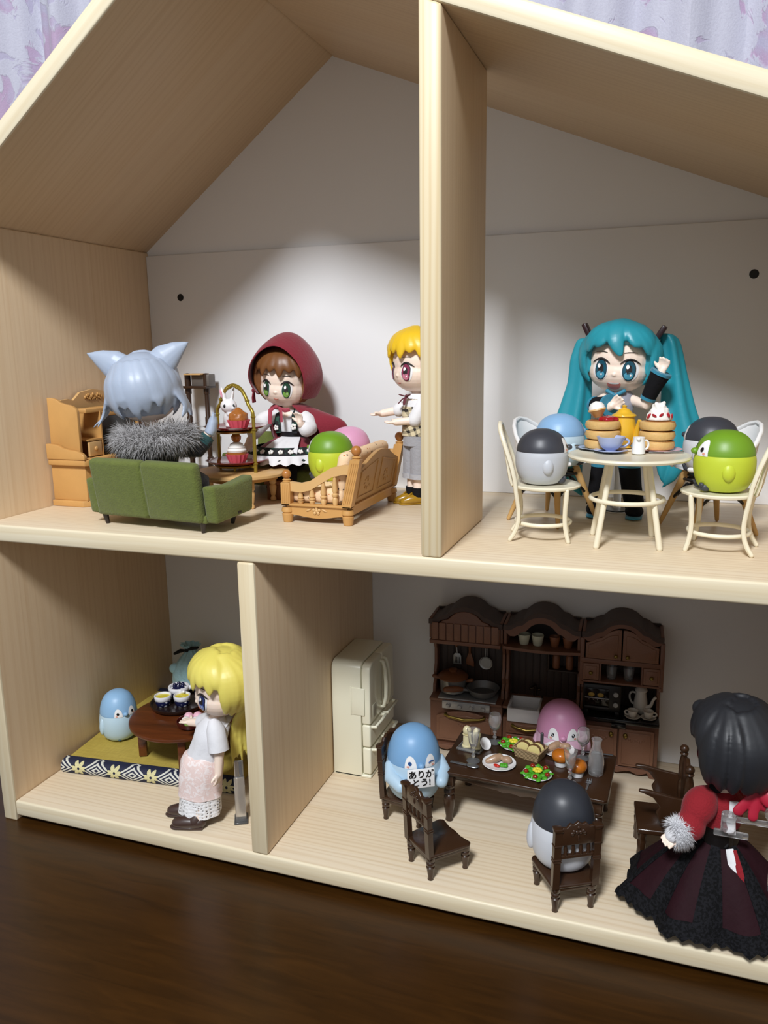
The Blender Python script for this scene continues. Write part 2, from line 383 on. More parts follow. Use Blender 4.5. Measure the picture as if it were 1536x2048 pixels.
sofa('sofa', 'olive velour sofa at the back wall under the red hooded doll', (1.42, 1.70, S), 0, .86, .44, 'olive velour sofas')
t = T('footstool', 'small reddish brown wooden box behind the coffee table legs', 'footstool', (1.50, 1.34, S))
m_red_wood = mat('reddish_wood', '#7a4a2a', .45, var=(10, .2))
b = B(); b.box((0, 0, .13), (.17, .15, .03), .006); O('top', b, m_red_wood, t)
b = B(); b.box((0, 0, .06), (.14, .12, .12), .005); O('body', b, m_red_wood, t)
# ---- coffee table
t = T('coffee_table', 'round honey wood coffee table with four turned legs between the sofas', 'table', (1.33, 1.09, S))
b = B(); b.lathe([(.325, .215), (.345, .222), (.345, .238), (.335, .245), (.0, .247)], 48, sx=1, sy=1); O('tabletop', b, m_oak2, t)
b = B(); b.lathe([(.25, .185), (.27, .187), (.27, .216)], 32, wav=.03, wn=8); O('apron', b, m_oak, t)
for kx in (-1, 1):
    for ky in (-1, 1):
        b = B(); b.lathe([(.012, 0), (.020, .005), (.022, .02), (.013, .035), (.018, .045), (.024, .085), (.027, .11), (.018, .125), (.026, .135), (.026, .15), (.024, .195)], 14, (kx * .165, ky * .165, 0)); O('leg', b, m_oak2, t)
# ---- gold cake stand
m_gold = mat('gold_plastic', '#a8923a', .30, .55, var=(10, .15)); m_rplate = mat('crimson_lacquer', '#8c1a2a', .15, coat=.5)
CS = (1.295, 1.10); ang = math.atan2(-.179, .398)
cs = T('cake_stand', 'two-tier gold cake stand with crimson plates on the round table', 'cake stand', (CS[0], CS[1], S + .247), ang)
b = B(); pts = [(-.215, 0, 0), (-.215, 0, .2), (-.215, 0, .39)] + bez((-.215, 0, .40), (-.215, 0, .45), (-.16, 0, .45), (-.155, 0, .50), 7) + bez((-.15, 0, .505), (-.10, 0, .585), (-.06, 0, .60), (0, 0, .605), 8)
pts = pts + [(-x, y, z) for x, y, z in [tuple(p) for p in pts][::-1][1:]]
b.tube(pts, .013, 10)
for x, z in ((-.215, .39), (.215, .39), (-.155, .50), (.155, .50), (-.215, .06), (.215, .06), (-.215, .30), (.215, .30)): b.ell((x, 0, z), (.019, .019, .011), seg=10, rn=6)
for i in range(-4, 5): b.ell((i * .018, 0, .604 - abs(i) * .006), (.010, .016, .012), seg=8, rn=5)
O('hoop', b, m_gold, cs)
for z in (.055, .30):
    b = B(); b.lathe([(.12, z - .012), (.19, z), (.225, z + .018), (.218, z + .02), (.185, z + .006), (0, z + .004)], 36); O('plate', b, m_rplate, cs)
    b = B(); b.lathe([(.0, z - .03), (.15, z - .028), (.165, z - .014), (.15, z - .01), (0, z - .01)], 28); b.box((-.19, 0, z - .015), (.06, .03, .022), .004); b.box((.19, 0, z - .015), (.06, .03, .022), .004)
    if z < .1:
        for a in (.8, 2.4, 4.0, 5.5): b.cap((.12 * math.cos(a), .12 * math.sin(a), .008), (.12 * math.cos(a), .12 * math.sin(a), .03), .008)
    O('plate_ring', b, m_gold, cs)
def on_stand(x, y, z): return (CS[0] + x * math.cos(ang) - y * math.sin(ang), CS[1] + x * math.sin(ang) + y * math.cos(ang), S + .247 + z)
m_case = mat('pink_cup_case', '#e0616f', .45, sss=.1); m_brown = mat('caramel_sponge', '#a8662c', .35, bump=(50, .4, .01), coat=.3); m_cream = mat('white_cream', '#f4f1ec', .4, sss=.15); m_choc = mat('dark_choc', '#3a1c0c', .3)
m_amber = mat('amber_jelly', '#b4691b', .15, coat=.5)
def cup_case(parent_label, loc):
    t = T('cupcake', parent_label, 'cupcake', loc, 0, 'cupcakes on the gold stand')
    b = B(); b.lathe([(.055, 0), (.062, .012), (.080, .058), (.074, .058), (.066, .05), (0, .05)], 48, wav=.05, wn=16); O('paper_case', b, m_case, t); return t
t = cup_case('caramel-topped cupcake in a pink case on the upper plate', on_stand(.055, -.01, .305))
b = B(); b.ell((0, 0, .065), (.072, .072, .045)); b.lathe([(.06, .085), (.058, .10), (.04, .12), (.035, .125), (.012, .145), (0, .15)], 20, wav=.06, wn=5)
for i in range(8): b.ell((.05 * math.cos(i * .8), .05 * math.sin(i * .8), .09), .022, seg=8, rn=6)
O('topping', b, m_brown, t, rem=.008)
t = cup_case('cream cupcake with an amber sweet on the lower plate', on_stand(.03, -.02, .06))
b = B(); b.lathe([(.07, .05), (.073, .072), (.0, .078)], 24); O('sponge', b, m_brown, t)
b = B(); b.lathe([(.066, .075), (.070, .088), (.060, .10), (.062, .108), (.046, .122), (.047, .130), (.02, .145), (0, .146)], 24); O('cream', b, m_cream, t)
b = B(); b.lathe([(.02, .142), (.034, .165), (.036, .185), (.022, .205), (.013, .21)], 16); O('sweet', b, m_amber, t)
b = B(); b.lathe([(.012, .21), (.02, .218), (.02, .226), (0, .228)], 12); O('sweet_cap', b, m_choc, t)
m_rab = mat('rabbit_white', '#f3f1f2', .4, sss=.1); m_pink = mat('inner_ear_pink', '#eaa2b4', .5)
t = T('rabbit_figurine', 'tiny white rabbit figurine hugging the caramel cupcake on the upper plate', 'figurine', on_stand(-.075, 0, .305))
b = B(); b.ell((0, 0, .055), (.042, .038, .06)); b.ell((.008, -.006, .150), (.062, .054, .052)); b.ell((.055, -.022, .138), (.018, .02, .016))
for k, tl in ((-.028, -.22), (.028, .18)): b.tube([(k, .005, .185), (k + tl * .03, .008, .22), (k + tl * .09, .01, .265), (k + tl * .12, .012, .285)], [.016, .019, .014, .004], 10, flat=.6, round=True)
b.cap((.02, -.03, .095), (.05, -.028, .085), .016, .013); b.ell((.02, -.03, .012), (.032, .03, .016)); b.ell((-.04, .02, .03), .018)
O('body', b, m_rab, t, rem=.006)
for ex, ey in ((.004, -.0575), (.062, -.030)):
    b = B(); b.ell((ex, ey, .152), (.010, .006, .013), seg=10, rn=6); O('eye', b, m_black, t)
b = B(); b.ell((-.046, -.012, .238), (.008, .006, .030), rot=(0, -.2, 0)); O('inner_ear', b, m_pink, t)
# ---- honey wood bench, front faces -x; local frame: x -> depth (0 front .. .42 back), y along the bench
t = T('settee', 'honey wood toy settee with turned spindles and floral cushions, back turned to the divider', 'bench', (1.93, .615, S))
def sq_leg(b, x, y): b.lathe([(.022, 0), (.030, .003), (.038, .055), (.030, .062), (.040, .07), (.040, .085), (.036, .092), (.036, .10)], 16, (x, y, 0))
for x in (.0, .42):
    for y in (0, .845): b = B(); sq_leg(b, x, y); O('leg', b, m_oak, t)
def rail(b, p0, p1, drop, n=14):  # scalloped lower rail between two points
    p0, p1 = V(p0), V(p1); L_ = (p1 - p0).length; d = (p1 - p0).normalized(); q = V((-d.y, d.x, 0)) * .014; r0 = []; 
    for i in range(n + 1):
        tt = i / n; z = .055 - drop * math.sin(PI * tt) ** 2 + .02 * math.cos(4 * PI * tt) * 0; c = p0 + d * L_ * tt
        r0.append([c + q + V((0, 0, .115)), c - q + V((0, 0, .115)), c - q + V((0, 0, z)), c + q + V((0, 0, z))])
    b.surf(r0)
for p0, p1, nm in (((0, 0, 0), (.42, 0, 0), 'end_rail'), ((0, .845, 0), (.42, .845, 0), 'end_rail'), ((.42, 0, 0), (.42, .845, 0), 'back_rail'), ((0, 0, 0), (0, .845, 0), 'front_rail')):
    b = B(); rail(b, p0, p1, .02 if 'end' in nm else .0)
    m_ = M.Identity(4); b.box(((p0[0] + p1[0]) / 2, (p0[1] + p1[1]) / 2, .118), (abs(p1[0] - p0[0]) + .06, abs(p1[1] - p0[1]) + .06, .014), .004); O(nm, b, m_oak, t)
b = B(); b.ell((.21, -.018, .085), (.012, .006, .012), seg=8, rn=5)
for i in range(5): a = i * 2 * PI / 5 + .3; b.ell((.21 + .02 * math.cos(a), -.018, .085 + .018 * math.sin(a)), (.011, .006, .011), seg=8, rn=5)
for k in (-1, 1): b.ell((.21 + k * .055, -.016, .088), (.022, .006, .007), rot=(0, k * .4, 0), seg=8, rn=5)
O('carved_flower', b, m_oak2, t)
LEAN = .065
for y in (0, .845):
    b = B(); b.box((0, y, .19), (.065, .06, .14), .004)
    for k in (-.02, -.007, .007, .02): b.box((k, y - .031 if y == 0 else y + .031, .19), (.005, .004, .12), .001)
    b.lathe([(.03, .262), (.022, .268), (.028, .276), (.018, .285)], 14, (0, y, 0)); O('front_post', b, m_oak, t)
    b = B(); b.ell((0, y, .312), .030); O('post_finial', b, m_knob, t)
    b = B(); rows = [[(.42 + LEAN * z_ + sx * .032, y + sy * .03, .12 + z_ * .30) for sx, sy in ((-1, -1), (1, -1), (1, 1), (-1, 1))] for z_ in (0, .5, 1)]; b.surf(rows)
    for k in (-.02, -.007, .007, .02): b.tube([(.42 + k, y - .031 if y == 0 else y + .031, .14), (.42 + k + LEAN, y - .031 if y == 0 else y + .031, .40)], .003, 6)
    b.X = M.Translation((LEAN, 0, 0)); b.lathe([(.032, .42), (.024, .426), (.031, .434), (.019, .445)], 14, (.42, y, 0)); O('back_post', b, m_oak, t)
    b = B(); b.ell((.42 + LEAN, y, .475), .033); O('post_finial', b, m_knob, t)
    # sloping arm rail and spindles
    b = B(); pts = [V((.03, y, .235)), V((.10, y, .228)), V((.17, y, .245)), V((.25, y, .295)), V((.32, y, .335)), V((.40, y, .355)), V((.44, y, .355))]
    b.surf([[p + V((0, sy * .016, sz)) for sy, sz in ((-1, -.03), (1, -.03), (1, .03), (-1, .03))] for p in pts]); O('arm_rail', b, m_oak2, t)
    for x, h in ((.095, .20), (.175, .225), (.255, .27), (.335, .315)):
        b = B(); k = h - .125; b.lathe([(.014, 0), (.020, k * .2), (.013, k * .27), (.021, k * .32), (.021, k * .38), (.013, k * .42), (.020, k * .52), (.011, k * .95), (.012, k)], 12, (x, y, .123)); O('spindle', b, m_oak2, t)
m_panel = mat('honey_plastic_panel', '#bb9058', .5, bump=(140, .35, .006), var=(8, .12))
b = B(); prof = []
for i in range(15):
    y = .845 * i / 14; prof.append((y, .335 + .105 * math.sin(PI * i / 14) ** 1.6))
b.prism([(0.02, .12)] + [(p[0] if 0 < p[0] < .84 else (.02 if p[0] < .1 else .825), p[1]) for p in prof] + [(.825, .12)], 0, .405, .435, .005)
for v in b.bm.verts: v.co.x += LEAN * (v.co.z - .12) / .3
O('back_panel', b, m_panel, t)
b = B()
for y0, y1 in ((.10, .38), (.47, .75)):
    zt = lambda y: .30 + .075 * math.sin(PI * y / .845)
    f = lambda y, z: (.437 + LEAN * (z - .12) / .3, y, z)
    for q in ([f(y0, .16), f(y1, .16)], [f(y1, .16), f(y1, zt(y1))], [f(y1, zt(y1)), f(y0, zt(y0))], [f(y0, zt(y0)), f(y0, .16)]): b.tube(q, .005, 6)
    for i in range(9):
        a = i * .7; r = .018 + .006 * i; b.ell(f((y0 + y1) / 2 + r * math.cos(a), .25 + r * .8 * math.sin(a)), (.004, .014, .008), rot=(a, 0, 0), seg=8, rn=5)
O('carved_panels', b, m_panel, t)
def floral(name):
    n = N(name); v = n.coord((30, 30, 30)); vo = n.n('ShaderNodeTexVoronoi'); n.l(v, vo.inputs['Vector']); vo.inputs['Scale'].default_value = 1.0; vo.inputs['Randomness'].default_value = .9
    dots = n.ramp(vo.outputs[0], ((.16, 1.0), (.24, 0.0))); sp = n.n('ShaderNodeSeparateColor'); n.l(vo.outputs[1], sp.inputs[0])
    pick = n.ramp(sp.outputs[0], ((.0, '#3a2a26'), (.35, '#3a2a26'), (.4, '#c9733f'), (.7, '#c9733f'), (.75, '#5a4a34')), 'CONSTANT')
    n.set(Base_Color=n.mix(dots, '#efcfa8', pick), Roughness=.85); n.bump(n.noise(60, 3, n.coord(3)), .2, .01); return n.m
m_flor = floral('floral_print_fabric')
b = B(); b.box((.20, .42, .175), (.36, .80, .10), .035, seg=3); O('seat_cushion', b, m_flor, t)
b = B(); b.X = M.Translation((.36, .42, .30)) @ M.Rotation(.2, 4, 'Y')
rows = []
b.box((0, 0, 0), (.09, .78, .28), .04, seg=3)
for v in b.bm.verts: v.co.z += .06 * math.sin(PI * max(0, min(1, v.co.y / .845))) if v.co.z > .32 else 0
O('back_cushion', b, m_flor, t)
# ================================================================ bird figurines
m_face = mat('figurine_white', '#f2f2f2', .45); m_blush = mat('figurine_blush', '#e6a08c', .6)
def bird_profile(kind):
    if kind == 'round': return [(0, 0), (.085, .002), (.118, .02), (.142, .06), (.155, .115), (.156, .165), (.150, .195)], [(.149, .190), (.150, .205), (.143, .235), (.122, .275), (.088, .305), (.045, .322), (0, .326)]
    return [(0, 0), (.095, .002), (.14, .02), (.170, .07), (.185, .14), (.187, .20), (.181, .245), (.174, .272)], [(.174, .267), (.176, .282), (.169, .330), (.152, .385), (.123, .436), (.083, .470), (.044, .485), (0, .490)]
def smooth_prof(p, n=5):
    out = []
    for i in range(len(p) - 1):
        a = p[max(i - 1, 0)]; b_ = p[i]; c = p[i + 1]; d = p[min(i + 2, len(p) - 1)]
        for k in range(n):
            t = k / n; out.append(tuple(.5 * ((2 * b_[j]) + (-a[j] + c[j]) * t + (2 * a[j] - 5 * b_[j] + 4 * c[j] - d[j]) * t * t + (-a[j] + 3 * b_[j] - 3 * c[j] + d[j]) * t ** 3) for j in (0, 1)))
    return [(max(0, r), z) for r, z in out] + [p[-1]]
def bird(label, loc, rz, kind, top, bot, foot, wink=False, sparkle=False, wings=True, group=None, scale=1.0, tilt=0):
    """two-tone penguin-chick figurine; faces local -y"""
    t = T('bird_figurine', label, 'figurine', loc, rz, group, rot=(tilt, 0, rz)); lo, hi = map(smooth_prof, bird_profile(kind)); s = scale
    lo = [(r * s, z * s) for r, z in lo]; hi = [(r * s, z * s) for r, z in hi]
    mt = mat('bird_%s' % top, top, .42, bump=(220, .03, .002), sss=.05); mb = mat('bird_%s' % bot, bot, .42, bump=(220, .03, .002), sss=.05)
    b = B(); b.lathe(lo, 40); O('body', b, mb, t); b = B(); b.lathe(hi, 40); hd = O('cap', b, mt, t)
    def R(z):
        for (r0, z0), (r1, z1) in zip(hi, hi[1:]):
            if z0 <= z <= z1: return r0 + (r1 - r0) * (z - z0) / max(1e-6, z1 - z0)
        return hi[0][0] if z < hi[0][1] else 0
    def pt(x, z, off): r = R(z) + off; th = x / max(.02, R(z)); return (r * math.sin(th), -r * math.cos(th), z)
    def disc(b, x, z, rx, rz_, off, mi=0, n=20, half=False):
        b.mi = mi; rings = []
        for k in range(1, 6):
            f = k / 5; rings.append([pt(x + rx * f * math.cos(a), z + rz_ * f * (max(-.0, math.sin(a)) if half else math.sin(a)), off) for a in (2 * PI * j / n for j in range(n))])
        b.surf(rings, True, True, False)
    H = hi[0][1]; k = s * (1.0 if kind == 'round' else 1.08); zc = H + .003
    for sx in (-1, 1):
        b = B(); disc(b, sx * .062 * k, zc, (.040 if kind == 'round' else .037) * k, (.085 if kind == 'round' else .078) * k, .0025, 0, 28, True); O('cheek_patch', b, m_face, t)
        b = B(); ex, ez = sx * (.060 if kind == 'round' else .066) * k, zc + .034 * k
        me_ = mat('bird_eye_dark', '#14141a', .2) if kind == 'round' or not wink else mat('bird_eye_blue', '#24508c', .3)
        if wink and sx == 1:
            b.tube([pt(ex - .016 * k, ez - .004, .006), pt(ex, ez + .004, .006), pt(ex + .016 * k, ez + .002, .006)], .004 * k, 6, round=True)
        else:
            disc(b, ex, ez, .0115 * k, .0125 * k, .005, 0)
            if sparkle: disc(b, ex - .003 * k, ez + .005 * k, .005 * k, .005 * k, .0065, 1); disc(b, ex + .004 * k, ez - .005 * k, .003 * k, .003 * k, .0065, 1)
        O('eye', b, [me_, m_face], t)
        b = B(); disc(b, sx * .078 * k, zc + .014 * k, .009 * k, .006 * k, .005); O('blush', b, m_blush, t)
    b = B(); y0 = -R(zc + .02); b.ell((0, y0 - .008 * k, zc + .022 * k), (.021 * k, .020 * k, .017 * k)); O('beak', b, mt, t)
    if wings:
        for sx in (-1, 1):
            b = B(); zz = H * .62; rr = lo[len(lo) // 2][0]; b.ell((sx * rr * .985, -.02 * s, zz), (.028 * s, .036 * s, .050 * s if kind == 'round' else .085 * s), rot=(0, sx * -.08, 0)); O('wing', b, mb, t)
    mf = mat('bird_foot_%s' % foot, foot, .5)
    for sx in (-1, 1):
        b = B(); b.ell((sx * .055 * s, -.108 * s, .026 * s), (.022 * s, .028 * s, .022 * s))
        for q in (-1, 0, 1): b.ell((sx * .055 * s + q * .013 * s, -.128 * s, .040 * s), (.008 * s, .010 * s, .012 * s), seg=8, rn=6)
        O('foot', b, mf, t)
    return t
GT, GB = '#6f9a23', '#c3d239'; KT, KB = '#3b3d45', '#c3c7ce'; BT, BB = '#8db6de', '#c4dcea'; PT, PB = '#dd9fc0', '#efc6da'
m_mat_g = 'olive'
bird('lime and green bird figurine on the front end of the honey settee', (2.083, .99, S + .226), -PI / 2, 'round', GT, GB, '#3b3d45', wings=True)
bird('pink bird figurine on the far end of the honey settee, behind the green one', (2.083, 1.32, S + .226), -PI / 2, 'round', PT, PB, '#c46a8a')
# ================================================================ upper right room (cafe)
m_ivory = mat('ivory_enamel', '#ece4cb', .35, coat=.2, var=(6, .06)); m_wplas = mat('white_moulded_plastic', '#ecebea', .35, coat=.2)
m_beech = mat('beech_peg', '#cfa669', .45, var=(14, .15)); m_strut = mat('black_strut', '#17181b', .35)
t = T('cafe_table', 'round ivory enamel cafe table with splayed legs and a ring stretcher', 'table', (4.025, .63, S)); TZ = S + .505
b = B(); b.lathe([(.0, .475), (.295, .476), (.322, .482), (.328, .492), (.324, .502), (.315, .505), (.308, .502), (0, .502)], 56); O('tabletop', b, m_ivory, t)
for a in (.75, 2.32, 3.89, 5.46):
    b = B(); b.cap((.235 * math.cos(a + .18), .235 * math.sin(a + .18), .012), (.135 * math.cos(a + .18), .135 * math.sin(a + .18), .478), .0165, .0155); O('leg', b, m_ivory, t)
b = B(); b.tube(arc((0, 0, .255), .195, 0, 2 * PI * 35 / 36, 36, 'xy'), .013, 8, loop=True); O('ring_stretcher', b, m_ivory, t)
def cafe_chair(label, loc, rz):
    t = T('cafe_chair', label, 'chair', loc, rz, 'ivory enamel cafe chairs')     # faces local -y
    b = B(); b.lathe([(0, .298), (.175, .298), (.196, .306), (.198, .316), (.19, .322), (.17, .318), (0, .318)], 44); O('seat', b, m_ivory, t)
    for kx in (-1, 1):
        b = B(); b.tube(bez((kx * .148, -.12, .302), (kx * .14, -.115, .2), (kx * .12, -.10, .12), (kx * .135, -.135, .01), 9), .0135, 8, round=True); O('leg', b, m_ivory, t)
        b = B(); b.tube(bez((kx * .13, .19, .012), (kx * .125, .11, .12), (kx * .13, .155, .22), (kx * .135, .165, .32), 10) + bez((kx * .135, .17, .36), (kx * .135, .20, .50), (kx * .12, .255, .60), (kx * .06, .262, .655), 8) + [(0, .265, .665)], .013, 8, round=True); O('leg', b, m_ivory, t)
    b = B(); b.tube(arc((0, .01, .10), .155, 0, 2 * PI * 31 / 32, 32, 'xy'), .012, 8, loop=True); O('ring_stretcher', b, m_ivory, t)
    b = B(); b.tube([(-.07, .185, .315)] + bez((-.07, .20, .36), (-.075, .225, .52), (-.06, .25, .60), (0, .255, .61), 8)[0:] + bez((0, .255, .61), (.06, .25, .60), (.075, .225, .52), (.07, .20, .36), 8)[1:] + [(.07, .185, .315)], .0095, 8)
    b.cap((0, .17, .315), (0, .25, .61), .008); O('backrest_loop', b, m_ivory, t); return t
cafe_chair('ivory cafe chair left of the round table, holding the black and grey bird', (3.575, .63, S), math.radians(97))
cafe_chair('ivory cafe chair right of the round table, holding the lime bird', (4.50, .63, S), math.radians(-100))
def shell_chair(label, loc, rz):
    t = T('shell_chair', label, 'chair', loc, rz, 'white shell chairs on beech legs')
    b = B(); rows = []
    for i in range(19):   # bucket: angle around from front-left over the back to front-right
        a = math.radians(-60 + 300 * i / 18) ; hgt = max(0, math.sin(a)) ; top = .385 + .25 * (hgt ** 1.1)
        rr = .205 + .02 * hgt; r2 = .16
        rows.append([V((r2 * .0, 0, .345)), V((r2 * .7 * math.cos(a), r2 * .7 * math.sin(a), .348)), V((rr * .92 * math.cos(a), rr * .92 * math.sin(a) + .01, .362)), V(((rr + .01) * math.cos(a), (rr + .01) * math.sin(a) + .015, .362 + (top - .362) * .5)), V(((rr - .0) * math.cos(a) * (1 - .12 * hgt), (rr + .035) * math.sin(a) + .02, top))])
    b.surf(rows, False); O('seat_shell', b, m_wplas, t, sol=.012, sub=1)
    b = B(); b.tube([r[4] for r in rows], .014, 8, round=True); O('shell_rim', b, m_wplas, t)
    for kx in (-1, 1):
        for ky in (-1, 1):
            b = B(); b.tube([(kx * .205, ky * .19, .012), (kx * .16, ky * .15, .15), (kx * .10, ky * .10, .335)], [.013, .019, .023], 10, round=True); O('leg', b, m_beech, t)
    b = B()
    P = [(-1, -1), (1, -1), (1, 1), (-1, 1)]
    for i in range(4):
        (ax, ay), (bx, by) = P[i], P[(i + 1) % 4]; lo = lambda x, y: (x * .155, y * .145, .17); hi_ = lambda x, y: (x * .115, y * .11, .30); c = ((ax + bx) * .07, (ay + by) * .07, .285)
        b.cap(lo(ax, ay), c, .009); b.cap(lo(bx, by), c, .009); b.cap(hi_(ax, ay), hi_(bx, by), .009); b.cap(lo(ax, ay), hi_(ax, ay), .013)
    b.box((0, 0, .325), (.2, .2, .012), .003); O('strut_frame', b, m_strut, t); return t
shell_chair('white shell chair on beech legs behind the left cafe chair', (3.55, 1.14, S), math.radians(62))
shell_chair('white shell chair on beech legs behind the right cafe chair', (4.47, 1.09, S), math.radians(-62))
bird('black and grey bird figurine on the left ivory cafe chair', (3.55, .63, S + .321), math.radians(104), 'round', KT, KB, '#3b3d45', scale=.96)
bird('lime bird figurine on the right ivory cafe chair', (4.515, .63, S + .321), math.radians(-76), 'round', GT, GB, '#3b3d45', scale=1.0)
bird('pale blue bird figurine on the white shell chair behind the black and grey bird', (3.585, 1.125, S + .353), math.radians(122), 'round', BT, BB, '#3b3d45', scale=1.0)
bird('black-capped white bird figurine on the white shell chair behind the lime bird', (4.465, 1.06, S + .352), math.radians(-112), 'round', KT, '#dcdde2', '#3b3d45', scale=1.0)
# ---- things on the cafe table
m_panc = mat('pancake_edge', '#dcb473', .5, var=(20, .12), bump=(40, .3, .01), sss=.1); m_pantop = mat('pancake_top', '#a9682c', .45, var=(12, .15))
m_pblue = mat('blue_plate', '#b9c6e2', .3, coat=.3); m_ppink = mat('pink_plate', '#eab9c4', .3, coat=.3); m_berry = mat('berry_sauce', '#a01020', .12, coat=.6, bump=(30, .4, .01))
m_steel = mat('brushed_steel', '#a4a8ac', .28, .85); m_pcup = mat('periwinkle_china', '#a9b6dc', .25, coat=.4)
def pancakes(label, x, y, pm):
    p = T('plate', ('blue' if pm is m_pblue else 'pink') + ' plate under the ' + ('berry' if pm is m_pblue else 'cream') + ' topped pancake stack', 'plate', (x, y, TZ))
    b = B(); b.lathe([(.09, 0), (.10, .003), (.135, .012), (.13, .014), (.095, .006), (0, .005)], 36); O('dish', b, pm, p)
    t = T('pancake_stack', label, 'pancakes', (x, y, TZ + .007), 0, 'pancake stacks')
    for k in range(3):
        z = k * .054; b = B(); b.lathe([(.07, z), (.092, z + .006), (.100, z + .026), (.095, z + .046), (.085, z + .051)], 30, (random.uniform(-.006, .006), random.uniform(-.004, .004), 0)); b.mi = 1; b.lathe([(.089, z + .049), (.07, z + .0535), (0, z + .0535)], 30, c0=False); O('pancake', b, [m_panc, m_pantop], t)
    return t
t = pancakes('three pancakes with red berries and a cream-capped biscuit', 3.868, .79, m_pblue)
b = B()
for i in range(16): a = i * 2.4; r = .012 * math.sqrt(i); b.ell((.03 + r * 1.0 * math.cos(a), -.01 + r * math.sin(a), .175 - r * .2), (.020, .020, .016), seg=8, rn=6)
O('berries', b, m_berry, t, rem=.007, smooth=1)
b = B(); b.X = M.Translation((-.035, .01, .215)) @ M.Rotation(-.22, 4, 'Y'); b.lathe([(.02, -.04), (.045, -.005), (.052, .002), (.048, .01), (0, .012)], 20); O('biscuit', b, m_oak2, t)
b = B(); b.X = M.Translation((-.037, .01, .226)) @ M.Rotation(-.22, 4, 'Y'); b.lathe([(.046, -.003), (.043, .015), (.030, .032), (0, .042)], 20); O('cream', b, m_cream, t)
t = pancakes('three pancakes topped with whipped cream and strawberry pieces', 4.170, .80, m_ppink)
b = B(); b.lathe([(.045, .160), (.070, .168), (.066, .19), (.05, .215), (.03, .245), (.012, .26), (0, .262)], 20)
for i in range(22): a = i * 2.4; z = .175 + .085 * i / 22; r = .066 * (1 - .75 * (z - .165) / .1); b.ell((r * math.cos(a), r * math.sin(a), z), (.017, .015, .013), rot=(a, i, 0), seg=8, rn=6)
O('whipped_cream', b, m_cream, t, rem=.006, smooth=1)
for x, y, z, ry in ((-.052, -.045, .190, .5), (-.022, -.062, .192, -.9), (.012, -.064, .196, .7), (.05, -.048, .197, -.4), (.066, -.012, .186, .2)):
    b = B(); b.ell((x, y, z), (.008, .006, .017), rot=(0, ry, 0), seg=10, rn=7); O('strawberry_piece', b, m_berry, t)
t = T('teapot', 'mustard yellow teapot behind the pancake stacks', 'teapot', (3.978, .885, TZ)); m_yel = mat('yellow_china', '#e6b531', .28, coat=.4)
b = B(); b.lathe(smooth_prof([(.04, 0), (.055, .006), (.045, .014), (.068, .05), (.076, .095), (.067, .15), (.062, .178), (.068, .186)]), 28)
b.tube(bez((.055, -.015, .05), (.085, -.03, .06), (.070, -.045, .12), (.092, -.06, .165), 10), [.028, .027, .025, .022, .019, .017, .015, .013, .013, .014], 12)
b.tube(bez((-.06, .01, .05), (-.12, .02, .05), (-.12, .02, .15), (-.06, .01, .15), 9), .01, 8); O('body', b, m_yel, t)
b = B(); b.lathe(smooth_prof([(.070, .184), (.068, .192), (.046, .204), (.030, .222), (.012, .232), (.016, .243), (0, .250)]), 24); O('lid', b, m_yel, t)
def saucer(label, x, y, z, m, r=.085, g=None): b = B(); b.lathe([(r * .5, 0), (r * .6, .003), (r, .014), (r * .97, .017), (r * .55, .007), (0, .006)], 32); o = O('saucer', b, m); o.location = (x, y, z); return tag(o, label, 'saucer', g)
saucer('periwinkle blue saucer at the front edge of the cafe table', 3.925, .655, TZ, m_pcup, .092)
t = T('teacup', 'periwinkle blue teacup in front of the berry pancakes', 'cup', (3.925, .655, TZ + .008))
b = B(); b.lathe(smooth_prof([(.026, 0), (.03, .006), (.055, .028), (.074, .07), (.078, .082)]) + [(.074, .082), (.05, .03), (0, .012)], 28); O('bowl', b, m_pcup, t)
b = B(); b.tube(bez((.068, .02, .065), (.115, .03, .07), (.10, .03, .02), (.05, .015, .025), 8), .007, 8); O('handle', b, m_pcup, t)
t = T('milk_jug', 'small white milk jug at the front of the cafe table', 'jug', (4.075, .63, TZ))
b = B(); b.lathe([(.030, 0), (.036, .003), (.034, .05), (.030, .082), (.032, .092), (.027, .09), (.026, .05), (0, .04)], 22); b.ell((.0, -.034, .086), (.012, .014, .01)); O('body', b, m_wplas, t)
b = B(); b.tube(bez((.028, .01, .075), (.06, .02, .08), (.055, .02, .02), (.03, .01, .025), 8), .006, 8); O('handle', b, m_wplas, t)
def cutlery(label, x, y, rz, cat, z=TZ, kind='knife', L_=.17):
    t = T('spoon' if kind == 'spoon' else ('fork' if kind == 'fork' else 'knife'), label, cat, (x, y, z + .001), rz)
    b = B(); b.box((-L_ * .22, 0, .006), (L_ * .56, .020 if kind != 'fork' else .014, .009), .003)
    O('handle', b, m_steel, t); b = B()
    if kind == 'spoon': b.ell((L_ * .28, 0, .009), (L_ * .22, .026, .008))
    elif kind == 'fork':
        b.box((L_ * .16, 0, .008), (L_ * .22, .034, .006), .002)
        for k in (-.012, 0, .012): b.box((L_ * .36, k, .010), (L_ * .22, .006, .005), .001)
    else: b.box((L_ * .25, 0, .005), (L_ * .42, .014, .004), .001)
    O('bowl' if kind == 'spoon' else 'tines' if kind == 'fork' else 'blade', b, m_steel, t); return t
cutlery('steel knife left of the teacup on the cafe table', 3.79, .735, -.55, 'knife', L_=.15)
cutlery('steel spoon right of the milk jug on the cafe table', 4.215, .70, PI + .3, 'spoon', L_=.20)
b = B(); b.box((0, 0, .006), (.13, .035, .011), .003); o = O('cutlery_rest', b, m_steel); o.location = (3.77, .87, TZ); o.rotation_euler = (0, 0, -.4); tag(o, 'steel cutlery piece behind the knife at the left table edge', 'cutlery')
